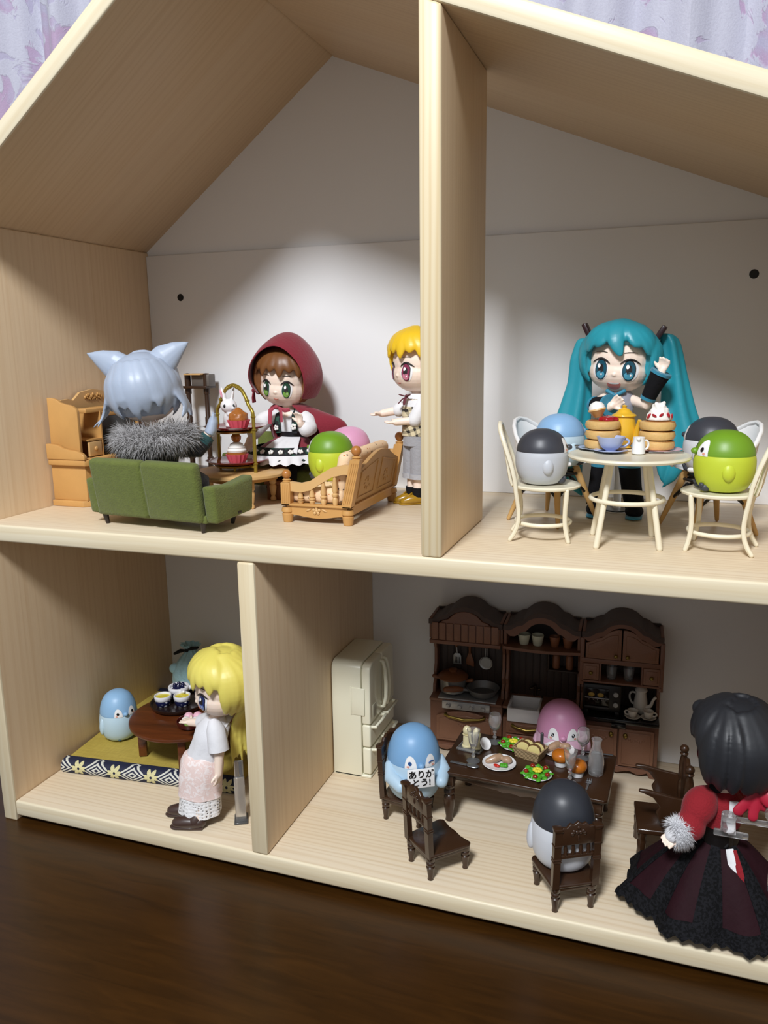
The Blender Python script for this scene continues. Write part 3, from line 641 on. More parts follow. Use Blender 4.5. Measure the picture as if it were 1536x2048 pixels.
# ================================================================ lower left room (tatami corner)
def tatami():
    n = N('tatami_straw'); v = n.coord((1, 1, 1)); a = n.noise(1, 3, n.coord((4, 120, 120)), .6); g = n.noise(1, 2, n.coord((60, 10, 10)), .5)
    n.set(Base_Color=n.mix(n.math('ADD', n.math('MULTIPLY', a, .6), n.math('MULTIPLY', g, .4)), '#c8b052', '#8f7c2e'), Roughness=.8); n.bump(a, .4, .006); return n.m
def brocade():
    """navy tatami border: nested cream diamonds alternating with flowers along x"""
    n = N('navy_brocade'); tc = n.n('ShaderNodeTexCoord'); sp = n.n('ShaderNodeSeparateXYZ'); n.l(tc.outputs['Object'], sp.inputs[0])
    P = .30; x = n.math('ADD', sp.outputs[0], .755); zz = n.math('SUBTRACT', n.math('SUBTRACT', sp.outputs[2], .055), n.math('MULTIPLY', n.math('MAXIMUM', n.math('SUBTRACT', sp.outputs[1], .05), 0.0), -1.0))
    fx = n.math('SUBTRACT', n.math('FRACT', n.math('DIVIDE', x, P)), .5)
    d = n.math('ADD', n.math('MULTIPLY', n.math('ABSOLUTE', fx), .9), n.math('MULTIPLY', n.math('ABSOLUTE', zz), 5.5))
    rings = n.math('GREATER_THAN', n.math('FRACT', n.math('MULTIPLY', d, 8.0)), .5)
    inside = n.math('LESS_THAN', d, .40)
    gx = n.math('SUBTRACT', n.math('FRACT', n.math('ADD', n.math('DIVIDE', x, P), .5)), .5)
    ang_ = n.math('ARCTAN2', n.math('MULTIPLY', zz, 5.5), gx); rad = n.math('SQRT', n.math('ADD', n.math('POWER', n.math('MULTIPLY', gx, 1.0), 2.0), n.math('POWER', n.math('MULTIPLY', zz, 3.6), 2.0)))
    pet = n.math('LESS_THAN', rad, n.math('ADD', .10, n.math('MULTIPLY', n.math('ABSOLUTE', n.math('SINE', n.math('MULTIPLY', ang_, 4.0))), .09)))
    pet = n.math('MULTIPLY', pet, n.math('GREATER_THAN', rad, .035))
    f = n.math('MAXIMUM', n.math('MULTIPLY', rings, inside), pet)
    cr = n.mix(n.math('LESS_THAN', rad, .2), '#d8d8cc', '#d6cf9c')
    n.set(Base_Color=n.mix(n.math('MULTIPLY', f, n.math('ADD', n.noise(150, 2), .45)), '#161c38', cr), Roughness=.7); n.bump(n.noise(220, 2), .3, .004); return n.m
m_tat = tatami(); m_broc = brocade()
t = T('tatami_mat', 'straw tatami mat with navy and cream diamond brocade border on the lower left floor', 'mat', (.055, .43, 0), .095)
MW, ML = 1.40, 1.36
b = B(); b.box((MW / 2, ML / 2, .05), (MW, ML - .02, .092), .02, seg=3); O('straw_core', b, m_tat, t)
for y in (.0, ML):
    b = B(); s_ = 1 if y == 0 else -1
    b.surf([[(x, y + s_ * .075, .100), (x, y + s_ * .03, .104), (x, y + s_ * .005, .095), (x, y - s_ * .016, .072), (x, y - s_ * .02, .045), (x, y - s_ * .012, .015), (x, y, .002), (x, y + s_ * .06, .0)] for x in (-.004, MW * .25, MW * .5, MW * .75, MW + .004)], True); O('brocade_border', b, m_broc, t)
MZ = .1
m_lt = wood('red_brown_table_wood', '#6a3517', '#43200d', 0, 6, .3, .3)
t = T('low_table', 'round red-brown low tea table on the tatami mat', 'table', (.875, .84, MZ), .15)
b = B(); b.lathe([(0, .265), (.385, .267), (.402, .275), (.406, .287), (.402, .298), (.39, .303), (0, .303)], 64); O('tabletop', b, m_lt, t)
for a in (3.50, 5.07, .36, 1.93):
    b = B(); b.X = M.Translation((.318 * math.cos(a), .318 * math.sin(a), 0)) @ M.Rotation(a, 4, 'Z'); b.prism([(-.03, -.028), (.03, -.028), (.03, .028), (-.03, .028)], 2, 0, .268, .008)
    for v in b.bm.verts: pass
    O('leg', b, m_lt, t)
LZ = MZ + .303
m_tray = mat('black_lacquer', '#241a18', .22, coat=.4)
b = B(); b.lathe([(0, .003), (.18, .0), (.205, .012), (.215, .038), (.207, .040), (.196, .018), (0, .014)], 48); o = O('tray', b, m_tray); o.location = (.745, .965, LZ); tag(o, 'round black lacquer tray holding the dotted tea set', 'tray')
def dots():
    n = N('navy_white_dots'); v = n.coord((1, 1, 1)); vo = n.n('ShaderNodeTexVoronoi'); vo.inputs['Scale'].default_value = 24; vo.inputs['Randomness'].default_value = .35; n.l(v, vo.inputs['Vector'])
    n.set(Base_Color=n.mix(n.ramp(vo.outputs[0], ((.26, 1.0), (.34, 0.0))), '#161a40', '#eef0f4'), Roughness=.2, Coat_Weight=.4); return n.m
m_dot = dots(); m_china = mat('white_china', '#eeedf0', .22, coat=.4); m_tea = mat('green_tea_yellow', '#d9c93c', .1)
def teabowl(label, x, y):
    t = T('tea_cup', label, 'cup', (x, y, LZ + .015), 0, 'dotted tea cups')
    b = B(); b.lathe(smooth_prof([(.036, 0), (.048, .005), (.058, .03), (.058, .052)]), 24); O('dotted_body', b, m_dot, t)
    b = B(); b.lathe([(.058, .050), (.064, .056), (.066, .082), (.064, .088), (.057, .088), (.052, .075), (.05, .06)], 28, c0=False, c1=False); O('rim', b, m_china, t)
    b = B(); b.lathe([(.054, .076), (0, .077)], 24, c0=False); O('tea', b, m_tea, t)
teabowl('dotted tea cup at the left of the black tray', .655, .895); teabowl('dotted tea cup at the right of the black tray, nearer the blonde doll', .795, .945)
t = T('dotted_teapot', 'white and navy dotted side-handled teapot at the back of the black tray', 'teapot', (.69, 1.06, LZ + .015))
b = B(); b.lathe(smooth_prof([(.05, 0), (.065, .006), (.076, .03), (.072, .06)]), 28); O('dotted_body', b, m_dot, t)
b = B(); b.lathe([(.071, .056), (.080, .064), (.084, .088), (.080, .098), (.066, .098), (.062, .090), (0, .088)], 32); b.tube([(.06, .03, .07), (.10, .06, .09), (.135, .085, .108)], [.018, .017, .02], 12, round=True); b.tube([(.04, -.045, .075), (.075, -.07, .085), (.095, -.078, .095)], [.019, .014, .013], 12, round=True); O('body', b, m_china, t)
b = B(); b.lathe([(.062, .089), (.05, .098), (.02, .104), (0, .105)], 24)
for i in range(7): a = i * 2 * PI / 6; b.ell((0 if i == 6 else .035 * math.cos(a), 0 if i == 6 else .035 * math.sin(a), .103), .016, seg=10, rn=7)
O('lid', b, m_dot, t)
t = T('sweets_bowl', 'dark red bowl of pink and white rice cakes beside the blonde doll', 'bowl', (1.03, .70, LZ))
b = B(); b.lathe([(0, 0), (.07, .0), (.10, .012), (.108, .042), (.102, .043), (.092, .016), (0, .010)], 36); O('dish', b, mat('dark_red_lacquer', '#4a1713', .2, coat=.4), t)
m_dango = mat('dango_pink', '#ecb8c8', .5, sss=.2); m_dangow = mat('dango_white', '#f0ece8', .5, sss=.2); m_dangog = mat('dango_green', '#8fae5a', .5, sss=.2)
for i, (x, y, z, mm) in enumerate(((-.035, .025, .055, m_dango), (.03, .045, .06, m_dango), (-.03, -.02, .042, m_dangow), (.04, .0, .042, m_dangow), (.01, -.045, .036, m_dangog))):
    b = B(); b.ell((0, 0, 0), (.034, .034, .030)); o = O('rice_cake', b, mm); o.location = (1.03 + x, .70 + y, LZ + z)
    tag(o, ('pink rice cake at the left of the dark red bowl', 'pink rice cake at the right of the dark red bowl', 'white rice cake under the left pink one', 'white rice cake under the right pink one', 'green rice cake at the front of the dark red bowl')[i], 'rice cake', 'rice cakes in the bowl')
bird('pale blue bird figurine on the tatami by the left side panel, facing the low table', (.235, .885, MZ + .004), math.radians(60), 'tall', '#8fb8dc', '#bcd6e4', '#2f5f8a', group='tall bird figurines', scale=.80)
# pale blue pouch in the back corner
m_pouch = mat('aqua_cotton', '#a9d2da', .85, bump=(9, .7, .05), var=(8, .12), sheen=.2); m_velvet = mat('black_velvet_ribbon', '#101012', .9)
t = T('drawstring_pouch', 'aqua cotton pouch tied with a black ribbon bow in the back left corner', 'pouch', (.45, 1.66, MZ + .004)); t.scale = (.84, .84, .84)
b = B(); secs = []
for z, r, am in ((0, .12, 0), (.01, .20, .01), (.10, .245, .02), (.24, .25, .03), (.36, .215, .05), (.46, .13, .10), (.53, .055, .2), (.555, .05, .2), (.59, .09, .25), (.61, .10, .28)): secs.append(((-.10 * max(0, z - .2), 0, z), r, r * .8, am * .8, 5 if z < .4 else 9, z * 5))
b.loft(secs, 54, True, False); b.ell((-.20, -.06, .34), (.07, .05, .06)); O('body', b, m_pouch, t, sub=1)
for k in (-1, 1):
    b = B(); b.tube([(-.05, -.045, .555), (-.05 + k * .07, -.07, .57 + k * .022), (-.05 + k * .13, -.07, .56 + k * .045)], [.012, .028, .022], 12, flat=.7, round=True); O('ribbon_loop', b, m_velvet, t)
b = B(); b.ell((-.05, -.06, .557), (.02, .02, .02)); O('ribbon_knot', b, m_velvet, t)
b = B(); secs = [((0, 0, 0), .13, .10, .03, 6), ((0, 0, .08), .17, .12, .04, 6), ((0, 0, .17), .15, .11, .05, 6), ((0, 0, .24), .08, .06, .05, 6), ((0, 0, .26), .0, .0)]; b.loft(secs, 40, True, True)
o = O('white_cloth', b, mat('white_cotton', '#e6e5ea', .85, bump=(12, .4, .02)), None, sub=1); o.location = (.68, 1.44, MZ + .004); tag(o, 'white cloth bundle in front of the aqua pouch', 'cloth')
# ================================================================ lower right room (kitchen and dining)
m_fr = mat('cream_fridge_plastic', '#e9e6cf', .32, coat=.3, var=(4, .03)); m_gap = mat('shadow_gap', '#8d8a74', .7)
t = T('refrigerator', 'cream toy refrigerator standing against the lower divider', 'refrigerator', (2.008, 1.055, 0))
b = B(); FY = .54
b.prism([(.0, 0.0), (FY, 0.0), (FY, .80)] + [(FY - .07 + .07 * math.cos(a), .82 + .07 * math.sin(a)) for a in (.4, .8, 1.2, 1.57)] + [(.07 + .07 * math.cos(a), .82 + .07 * math.sin(a)) for a in (1.57, 1.95, 2.35, 2.75)] + [(0, .80)], 0, 0, .225, .006); b.box((.15, FY / 2, .012), (.29, FY, .024), .008); O('cabinet', b, m_fr, t)
for y0, y1, z0, z1 in ((.004, .268, .425, .885), (.272, FY - .004, .425, .885), (.004, FY - .004, .245, .418), (.004, FY - .004, .03, .238)):
    b = B()
    if z1 > .8:
        L_ = y0 < .1; cy = y0 + .07 if L_ else y1 - .07
        ar = [(cy + (-1 if L_ else 1) * .066 * math.cos(a), .817 + .066 * math.sin(a)) for a in (0, .4, .8, 1.2, 1.57)]
        poly = ([(y0, z0)] + ar + [(y1, z1 - .002), (y1, z0)]) if L_ else ([(y1, z0)] + ar + [(y0, z1 - .002), (y0, z0)])
        b.prism(poly, 0, .229, .295, .012, 3)
    else: b.prism([(y0, z0), (y1, z0), (y1, z1), (y0, z1)], 0, .229, .295, .014, 3)
    d = O('door' if z1 > .8 else 'drawer', b, m_fr, t)
    b = B()
    if z1 > .8:
        hy = y1 - .03 if y0 < .1 else y0 + .03
        b.tube([(.292, hy, .47), (.318, hy, .475), (.335, hy, .55), (.338, hy, .66), (.33, hy, .78), (.316, hy, .83), (.292, hy, .835)], [.012, .014, .015, .0165, .015, .014, .012], 10, round=True)
    else:
        for q0, q1 in (((y0 + .03), (y0 + y1) / 2 - .02), ((y0 + y1) / 2 + .02, y1 - .03)):
            b.tube([(.290, q0, z1 - .02), (.325, q0, z1 - .016), (.332, (q0 + q1) / 2, z1 - .012), (.325, q1, z1 - .016), (.290, q1, z1 - .02)], .012, 10, round=True)
    O('handle', b, m_fr, d)
b = B(); b.box((.150, -.001, .60), (.010, .006, .22), .001); b.box((.205, -.002, .60), (.10, .006, .21), .003); O('hinge_flap', b, m_fr, t)
b = B(); b.box((.298, .09, .51), (.004, .075, .10), .001); O('display_panel', b, mat('fridge_panel', '#b4b09c', .4), t)
# ---- kitchen units
m_kit = mat('chestnut_plastic', '#7b533f', .45, bump=(70, .25, .005), var=(8, .2)); m_kit2 = mat('chestnut_door', '#855c45', .45, bump=(90, .35, .005), var=(10, .18))
m_kdark = mat('dark_roof_plastic', '#453127', .5, var=(8, .15)); m_kback = mat('dark_plank_back', '#33231b', .55, var=(12, .25)); m_brass = mat('antique_brass', '#8f7a3e', .28, .85, var=(12, .2))
m_ksteel = mat('silver_plastic', '#a9aaac', .32, .55); m_sink = mat('white_sink', '#e2e2e4', .3, coat=.3); m_kblack = mat('gloss_black', '#121112', .2, coat=.3)
KW, KD = .567, .265; KR = math.radians(2.6); K0 = V((2.585, 1.625, 0))
def karch(x0, x1, z, h):
    w_ = x1 - x0; q = []
    for u, v in ((0, 0), (.07, .0), (.12, .10), (.17, .28), (.21, .36), (.25, .40), (.28, .54), (.33, .76), (.39, .91), (.45, .98), (.5, 1.0), (.55, .98), (.61, .91), (.67, .76), (.72, .54), (.75, .40), (.79, .36), (.83, .28), (.88, .10), (.93, 0), (1, 0)): q.append((x0 + u * w_, z + v * h))
    return q
def kunit(i, name, label, top=.425):
    t = T(name, label, 'kitchen unit', K0 + V((math.cos(KR), math.sin(KR), 0)) * (KW * i), KR, 'chestnut toy kitchen units')
    X1 = KW - .006
    b = B(); b.box((X1 / 2, KD - .012, .57), (X1 - .03, .02, 1.06)); O('back_panel', b, m_kback, t)
    for k in range(9):
        b = B(); b.box((.035 + (X1 - .07) * (k + .5) / 9, KD - .024, .68), ((X1 - .075) / 9 - .006, .008, .50), .002); O('back_plank', b, m_kback, t)
    for x in (.012, X1 - .012):
        b = B(); pr = [(0.0, .93), (.0, 1.09), (KD, 1.09), (KD, .43), (.10, .43), (.115, .50), (.155, .54), (.13, .60), (.165, .66), (.165, .78), (.12, .86), (.06, .90)]
        b.prism(pr, 0, x - .012, x + .012, .004); O('side_panel', b, m_kit, t)
    b = B(); f = karch(.0, X1, 1.085, .115); g = [(x, z - .035) for x, z in f]
    b.surf([[ (x, -.025, z), (x, KD, z), (x, KD, z2), (x, -.025, z2)] for (x, z), (_, z2) in zip(f, g)]); O('arched_top', b, m_kdark, t, ang=60)
    b = B(); b.box((X1 / 2, KD / 2 + .01, (top + .055) / 2), (X1, KD - .02, top - .055), .006); O('base_carcass', b, m_kit, t)
    b = B(); pl = [(0, .062), (0, .0), (.05, .0)] + [(.05 + (X1 - .1) * u, .03 + .012 * math.cos(u * 6 * PI)) for u in (.04, .12, .2, .3, .4, .5, .6, .7, .8, .88, .96)] + [(X1 - .05, 0), (X1, 0), (X1, .062)]
    b.prism(pl, 1, -.012, .012, .003); b.box((X1 / 2, KD / 2, .055), (X1, KD, .018), .004); b.box((X1 / 2, KD - .02, .025), (X1, .02, .05)); O('plinth', b, m_kdark if False else m_kit, t)
    return t, X1
def khandle(b, x0, x1, z, y=-.028):
    b.tube([(x0, y + .02, z + .012), (x0, y + .004, z + .012), (x0 + .03, y - .012, z + .004), ((x0 + x1) / 2, y - .02, z - .008), (x1 - .03, y - .012, z + .004), (x1, y + .004, z + .012), (x1, y + .02, z + .012)], [.012, .014, .010, .013, .010, .014, .012], 10, round=True)
def kdoor(t, nm, x0, x1, z0, z1, arch=0, deco=True):
    b = B(); top = [(x0 + (x1 - x0) * u, z1 + arch * math.sin(PI * u)) for u in (0, .15, .3, .5, .7, .85, 1)]
    b.prism([(x0, z0)] + top + [(x1, z0)], 1, -.012, .012, .004)
    b.prism([(x0 + .022, z0 + .02)] + [(x0 + .022 + (x1 - x0 - .044) * u, z1 - .02 + arch * .8 * math.sin(PI * u)) for u in (0, .2, .5, .8, 1)] + [(x1 - .022, z0 + .02)], 1, -.018, -.010, .004)
    if deco:
        cx, cz = (x0 + x1) / 2, z0 + (z1 - z0) * .72
        for k in range(7): b.ell((cx + (k - 3) * .016, -.018, cz + .008 * math.cos(k * 2)), (.009, .004, .010), seg=8, rn=5)
    return O(nm, b, m_kit2, t)
# unit 1: cooker
t, X1 = kunit(0, 'cooker_unit', 'left chestnut kitchen unit with hood, gas hob and oven drawer')
b = B(); f = karch(.02, X1 - .02, 1.05, .115); HB = .905
b.prism([(f[0][0], HB)] + f + [(f[-1][0], HB)], 1, -.03, .20, .006); b.box((X1 / 2, .075, HB + .01), (X1 - .02, .24, .03), .006); O('hood', b, m_kit, t)
for k in range(9):
    w_ = (X1 - .05) / 9; b = B(); b.box((.025 + w_ * (k + .5), -.034, HB + .095), (w_ - .008, .014, .135 ), .003); O('hood_plank', b, m_kit2, t)
b = B(); b.box((X1 / 2, KD / 2 - .01, .43), (X1, KD, .02), .005); O('worktop', b, m_kit, t)
b = B(); b.box((X1 / 2 + .01, KD / 2 - .02, .444), (.45, KD - .03, .012), .004); b.box((X1 / 2 + .01, -.022, .405), (.37, .02, .062), .004); O('hob', b, m_ksteel, t)
for k in range(4): b = B(); b.X = M.Translation((X1 / 2 + .01 - .135 + .09 * k, -.032, .405)) @ M.Rotation(PI / 2, 4, 'X'); b.lathe([(.018, 0), (.019, .006), (.014, .01), (.013, .018), (0, .019)], 16); O('hob_knob', b, m_ksteel, t)
for cx in (.165, .40):
    b = B(); b.tube(arc((cx, .11, .456), .062, 0, 2 * PI * 19 / 20, 20, 'xy'), .006, 6, loop=True)
    for a in range(4): q = a * PI / 2 + .4; b.cap((cx + .03 * math.cos(q), .11 + .03 * math.sin(q), .456), (cx + .075 * math.cos(q), .11 + .075 * math.sin(q), .456), .006)
    O('burner', b, m_kblack, t)
d = kdoor(t, 'oven_drawer', .055, X1 - .055, .10, .30, .055); b = B(); khandle(b, .13, X1 - .13, .31); O('handle', b, m_brass, d)
def kplace(i, x, y, z=0): return K0 + V((math.cos(KR) * (KW * i + x) - math.sin(KR) * y, math.sin(KR) * (KW * i + x) + math.cos(KR) * y, z))
# unit 2: sink
t, X1 = kunit(1, 'sink_unit', 'middle chestnut kitchen unit with white sink and cup shelf', .335)
b = B(); b.box((.42, KD / 2 + .01, .38), (.28, KD - .02, .09)); O('carcass_side', b, m_kit, t)
b = B(); b.box((X1 / 2 + .14, KD / 2 - .01, .43), (X1 - .28, KD, .02), .005); b.box((.02, KD / 2 - .01, .43), (.04, KD, .02), .005); b.box((.15, KD - .03, .43), (.23, .05, .02), .004); O('worktop', b, m_kit, t)
b = B(); b.box((.16, -.024, .385), (.24, .025, .105), .008); b.box((.16, .20, .395), (.24, .018, .09), .006)
for x in (.048, .272): b.box((x, .09, .395), (.018, .24, .09), .006)
b.box((.16, .09, .345), (.23, .22, .012)); O('sink_basin', b, m_sink, t)
b = B(); b.tube([(.22, .225, .44), (.22, .225, .53), (.215, .20, .55), (.21, .16, .535)], .009, 8, round=True)
for k in (-1, 1): b.ell((.22 + k * .03, .222, .50), (.018, .011, .011), seg=8, rn=6)
O('tap', b, mat('dark_bronze', '#4b3a2a', .3, .7), t)
b = B(); b.prism([(.022, .925), (X1 - .022, .925), (X1 - .022, .95), (.022, .95)], 1, .0, KD - .02, .004)
sh = [(.0, .905), (X1, .905)]; b2 = B(); b2.surf([[(x, -.02 - .03 * math.sin(PI * x / X1), .922), (x, KD, .922), (x, KD, .90), (x, -.02 - .03 * math.sin(PI * x / X1), .90)] for x in [X1 * k / 12 for k in range(13)]]); O('cup_shelf', b2, m_kit, t); b.bm.free()
b = B(); f = karch(.0, X1, 1.05, .115); g = karch(.05, X1 - .05, 1.005, .115)
b.surf([[ (x, -.02, z), (x, .01, z), (x2, .01, z2), (x2, -.02, z2)] for (x, z), (x2, z2) in zip(f, g)]); O('arched_fascia', b, m_kit, t)
b = B(); b.box((X1 - .13, KD - .075, .70), (.22, .11, .014), .003); b.box((X1 - .24, KD - .075, .80), (.012, .11, .21), .003); O('spice_shelf', b, m_kback, t)
d = kdoor(t, 'drawer', .03, X1 - .03, .225, .325, 0, False); b = B(); khandle(b, .08, .30, .285); O('handle', b, m_brass, d)
kdoor(t, 'door', .03, X1 / 2 - .004, .075, .215, 0); kdoor(t, 'door', X1 / 2 + .004, X1 - .03, .075, .215, 0)
# unit 3: cupboard
t, X1 = kunit(2, 'cupboard_unit', 'right chestnut kitchen unit with arched cupboard doors and two small drawers')
b = B(); f = karch(.0, X1, 1.05, .115); g = karch(.04, X1 - .04, 1.02, .115)
b.surf([[ (x, -.02, z), (x, .01, z), (x2, .01, z2), (x2, -.02, z2)] for (x, z), (x2, z2) in zip(f, g)]); b.box((X1 / 2, -.005, .872), (X1, .03, .035), .004); b.box((X1 / 2, .10, .71), (X1, .23, .016), .004); b.box((.006, -.0, .86), (.03, .03, .36), .004); b.box((X1 - .006, -.0, .86), (.03, .03, .36), .004)
b.box((.135, .08, .79), (.014, .18, .15), .003); b.box((X1 - .135, .08, .79), (.014, .18, .15), .003); b.box((X1 / 2, .12, .873), (X1 - .02, .23, .012)); O('upper_frame', b, m_kit, t)
for s_ in (-1, 1):
    xs = sorted((X1 / 2 + s_ * .004, X1 / 2 + s_ * (X1 / 2 - .03)))
    b = B(); q = [(x, z - .012) for x, z in karch(.0, X1, 1.02, .115) if xs[0] <= x <= xs[1]]
    poly = [(xs[0], .892), (xs[0], q[0][1])] + q + [(xs[1], q[-1][1]), (xs[1], .892)]; b.prism(poly, 1, -.022, .0, .005); c_ = (sum(p[0] for p in poly) / len(poly), .97)
    b.prism([(c_[0] + (x - c_[0]) * .82, c_[1] + (z - c_[1]) * .74) for x, z in poly], 1, -.028, -.015, .004); d = O('door', b, m_kit2, t)
    b = B(); b.ell((X1 / 2 + s_ * .04, -.036, .925), (.015, .013, .015)); O('knob', b, m_brass, d)
    cx = X1 / 2 + s_ * (X1 / 2 - .072); b = B(); b.box((cx, -.012, .79), (.112, .024, .125), .005); b.box((cx, -.025, .79), (.08, .008, .09), .003); d = O('drawer', b, m_kit2, t)
    b = B(); b.ell((cx, -.036, .785), (.015, .013, .015)); O('knob', b, m_brass, d)
    xs = sorted((X1 / 2 + s_ * .006, X1 / 2 + s_ * (X1 / 2 - .03))); d = kdoor(t, 'door', xs[0], xs[1], .075, .365, 0)
    b = B(); b.ell((X1 / 2 + s_ * .05, -.032, .325), (.017, .015, .020)); O('knob', b, m_brass, d)
b = B(); b.box((X1 / 2, KD / 2 - .014, .42), (X1, KD + .01, .036), .008); b.box((X1 / 2, -.03, .395), (.10, .014, .03), .004); O('worktop', b, m_kblack, t)
# things on the kitchen
m_alu = mat('aluminium', '#a3a3a1', .35, .6); m_bwood = mat('cooking_wood', '#7a4a2c', .5, var=(10, .2))
t = T('stock_pot', 'aluminium pot with a wooden lid on the hob', 'pot', kplace(0, .16, .12, .463))
b = B(); b.lathe([(.085, 0), (.098, .006), (.105, .10), (.112, .112), (.105, .115), (0, .112)], 32); O('body', b, m_alu, t)
b = B(); b.lathe([(.118, .114), (.12, .122), (.10, .142), (.06, .155), (.03, .158), (.035, .175), (.02, .182), (0, .183)], 32); O('lid', b, m_bwood, t)
for s_ in (-1, 1): b = B(); b.cap((s_ * .10, 0, .09), (s_ * .15, -.01, .105), .013, .017); O('grip', b, m_bwood, t)
t = T('frying_pan', 'grey frying pan with a wooden handle on the hob', 'pan', kplace(0, .40, .10, .463))
b = B(); b.lathe([(.0, .0), (.085, 0), (.10, .012), (.128, .062), (.122, .064), (.094, .016), (0, .010)], 36); b.cap((-.105, -.05, .045), (-.15, -.075, .055), .013); O('pan_body', b, mat('grey_cast_metal', '#77787a', .4, .5), t)
b = B(); b.tube([(-.15, -.075, .055), (-.20, -.10, .06), (-.26, -.13, .062)], [.017, .026, .022], 12, round=True); O('handle', b, m_bwood, t)
def utensil(name, label, x, mk):
    t = T(name, label, 'utensil', kplace(0, x, KD - .058, .90)); mk(t); return t
def mk1(t):
    b = B(); b.cap((0, 0, -.02), (.012, 0, -.10), .010); O('handle', b, m_bwood, t); b = B(); b.cap((.012, 0, -.10), (.02, 0, -.155), .006); b.prism([(-.0, -.16), (.04, -.16), (.052, -.18), (.055, -.25), (-.012, -.25), (-.012, -.18)], 1, -.004, .004, .002); O('blade', b, m_alu, t)
    b = B()
    for k in range(4): b.box((.004 + .012 * k, -.005, -.215), (.005, .004, .05), .001)
    O('slots', b, m_kblack, t)
def mk2(t): b = B(); b.cap((0, 0, -.02), (0, 0, -.16), .011, .009); b.prism([(-.012, -.15), (.012, -.15), (.034, -.22), (.036, -.26), (-.028, -.245), (-.03, -.21)], 1, -.006, .006, .003); O('spatula', b, m_bwood, t)
def mk3(t):
    b = B(); b.cap((0, 0, -.02), (0, 0, -.09), .013); O('handle', b, m_bwood, t); b = B(); b.cap((-.006, 0, -.09), (-.006, 0, -.165), .004); b.cap((.006, 0, -.09), (.006, 0, -.165), .004)
    b.X = M.Translation((0, -.01, -.215)) @ M.Rotation(PI / 2, 4, 'X'); b.lathe([(.05, 0), (.052, .006), (.044, .004), (.03, -.012), (0, -.02)], 28); O('ladle_bowl', b, m_alu, t)
utensil('turner', 'slotted metal turner hanging leftmost under the hood', .155, mk1); utensil('wooden_spatula', 'wooden spatula hanging in the middle under the hood', .275, mk2); utensil('ladle', 'metal ladle hanging rightmost under the hood', .405, mk3)
m_cupw = mat('cream_stoneware', '#c9c8b0', .45); m_cupb = mat('brown_stoneware', '#8a5638', .5, var=(12, .2))
for i, (x, mm, lb) in enumerate(((.145, m_cupw, 'cream cup at the left end of the kitchen cup shelf'), (.245, m_cupw, 'cream cup second from left on the kitchen cup shelf'), (.37, m_cupb, 'brown cup third from left on the kitchen cup shelf'), (.465, m_cupb, 'brown cup at the right end of the kitchen cup shelf'))):
    b = B(); r = .046 if i < 2 else .039; b.lathe([(r * .62, 0), (r * .7, .003), (r, .075), (r * .98, .08), (r * .88, .076), (r * .6, .01), (0, .008)], 24); o = O('cup', b, mm); o.location = kplace(1, x, .06, .9235); tag(o, lb, 'cup', 'cups on the kitchen shelf')
for i, x in enumerate((.375, .475)):
    t = T('spice_jar', ('left', 'right')[i] + ' brown spice jar on the small dark shelf', 'jar', kplace(1, x, KD - .078, .708), 0, 'spice jars')
    b = B(); b.lathe([(.026, 0), (.028, .005), (.028, .09), (.022, .105)], 18); O('jar_body', b, m_cupb, t); b = B(); b.lathe([(.018, .105), (.02, .112), (.018, .125), (0, .127)], 14); O('lid', b, m_bwood, t)
m_glass = mat('clear_plastic', '#ffffff', .04, trans=.95, ior=1.45, var=(3, 0))
for i, x in enumerate((.215, .335)):
    b = B(); b.lathe([(.030, 0), (.033, .004), (.042, .10), (.039, .10), (.031, .012), (0, .010)], 14); o = O('tumbler', b, m_glass); o.location = kplace(2, x, .06, .7185); tag(o, ('left', 'right')[i] + ' clear tumbler between the small cupboard drawers', 'glass', 'tumblers')
t = T('toaster_oven', 'black toaster oven with two buns, on the right kitchen counter', 'toaster oven', kplace(2, .155, .12, .4385), KR)
b = B(); b.box((0, .01, .125), (.27, .17, .21), .01); O('housing', b, m_dark, t)
b = B(); b.box((-.035, -.079, .125), (.17, .006, .15), .003); O('window', b, mat('oven_glass', '#1a1510', .1), t)
b = B(); b.box((-.035, -.083, .125), (.17, .005, .008), .001)
for k in range(5): b.ell((-.09 + k * .03, -.084, .112), .004, seg=6, rn=4)
O('rack', b, m_ksteel, t); b = B(); b.box((-.035, -.088, .055), (.17, .012, .016), .004); O('handle', b, mat('dark_grey', '#3a3a3c', .4), t)
for z in (.165, .085): b = B(); b.X = M.Translation((.098, -.078, z)) @ M.Rotation(PI / 2, 4, 'X'); b.lathe([(.020, 0), (.018, .012), (0, .013)], 16); O('dial', b, m_alu, t)
for k in (-.075, -.01): b = B(); b.ell((k, -.081, .150), (.024, .008, .017), seg=12, rn=8); O('bun', b, mat('bun_yellow', '#a98a3a', .5), t)
for kx in (-1, 1): b = B(); b.box((kx * .11, 0, .0105), (.03, .14, .021), .003); O('foot', b, m_dark, t)
m_por = mat('ivory_porcelain', '#d9d2c6', .3, coat=.3)
t = T('coffee_pot', 'tall ivory coffee pot at the right end of the kitchen counter', 'coffee pot', kplace(2, .43, .16, .4385))
b = B(); b.lathe(smooth_prof([(.04, 0), (.045, .006), (.052, .04), (.046, .10), (.036, .155), (.040, .165)]), 24); b.tube(bez((.04, -.02, .05), (.09, -.03, .05), (.07, -.03, .12), (.105, -.035, .14), 8), [.018, .017, .014, .012, .011, .01, .01, .011], 10); b.tube(bez((-.035, .01, .14), (-.10, .02, .17), (-.09, .02, .06), (-.045, .01, .05), 9), .008, 8); O('body', b, m_por, t)
b = B(); b.lathe([(.044, .165), (.046, .175), (.03, .195), (.012, .203), (.015, .212), (0, .22)], 20); O('lid', b, m_por, t)
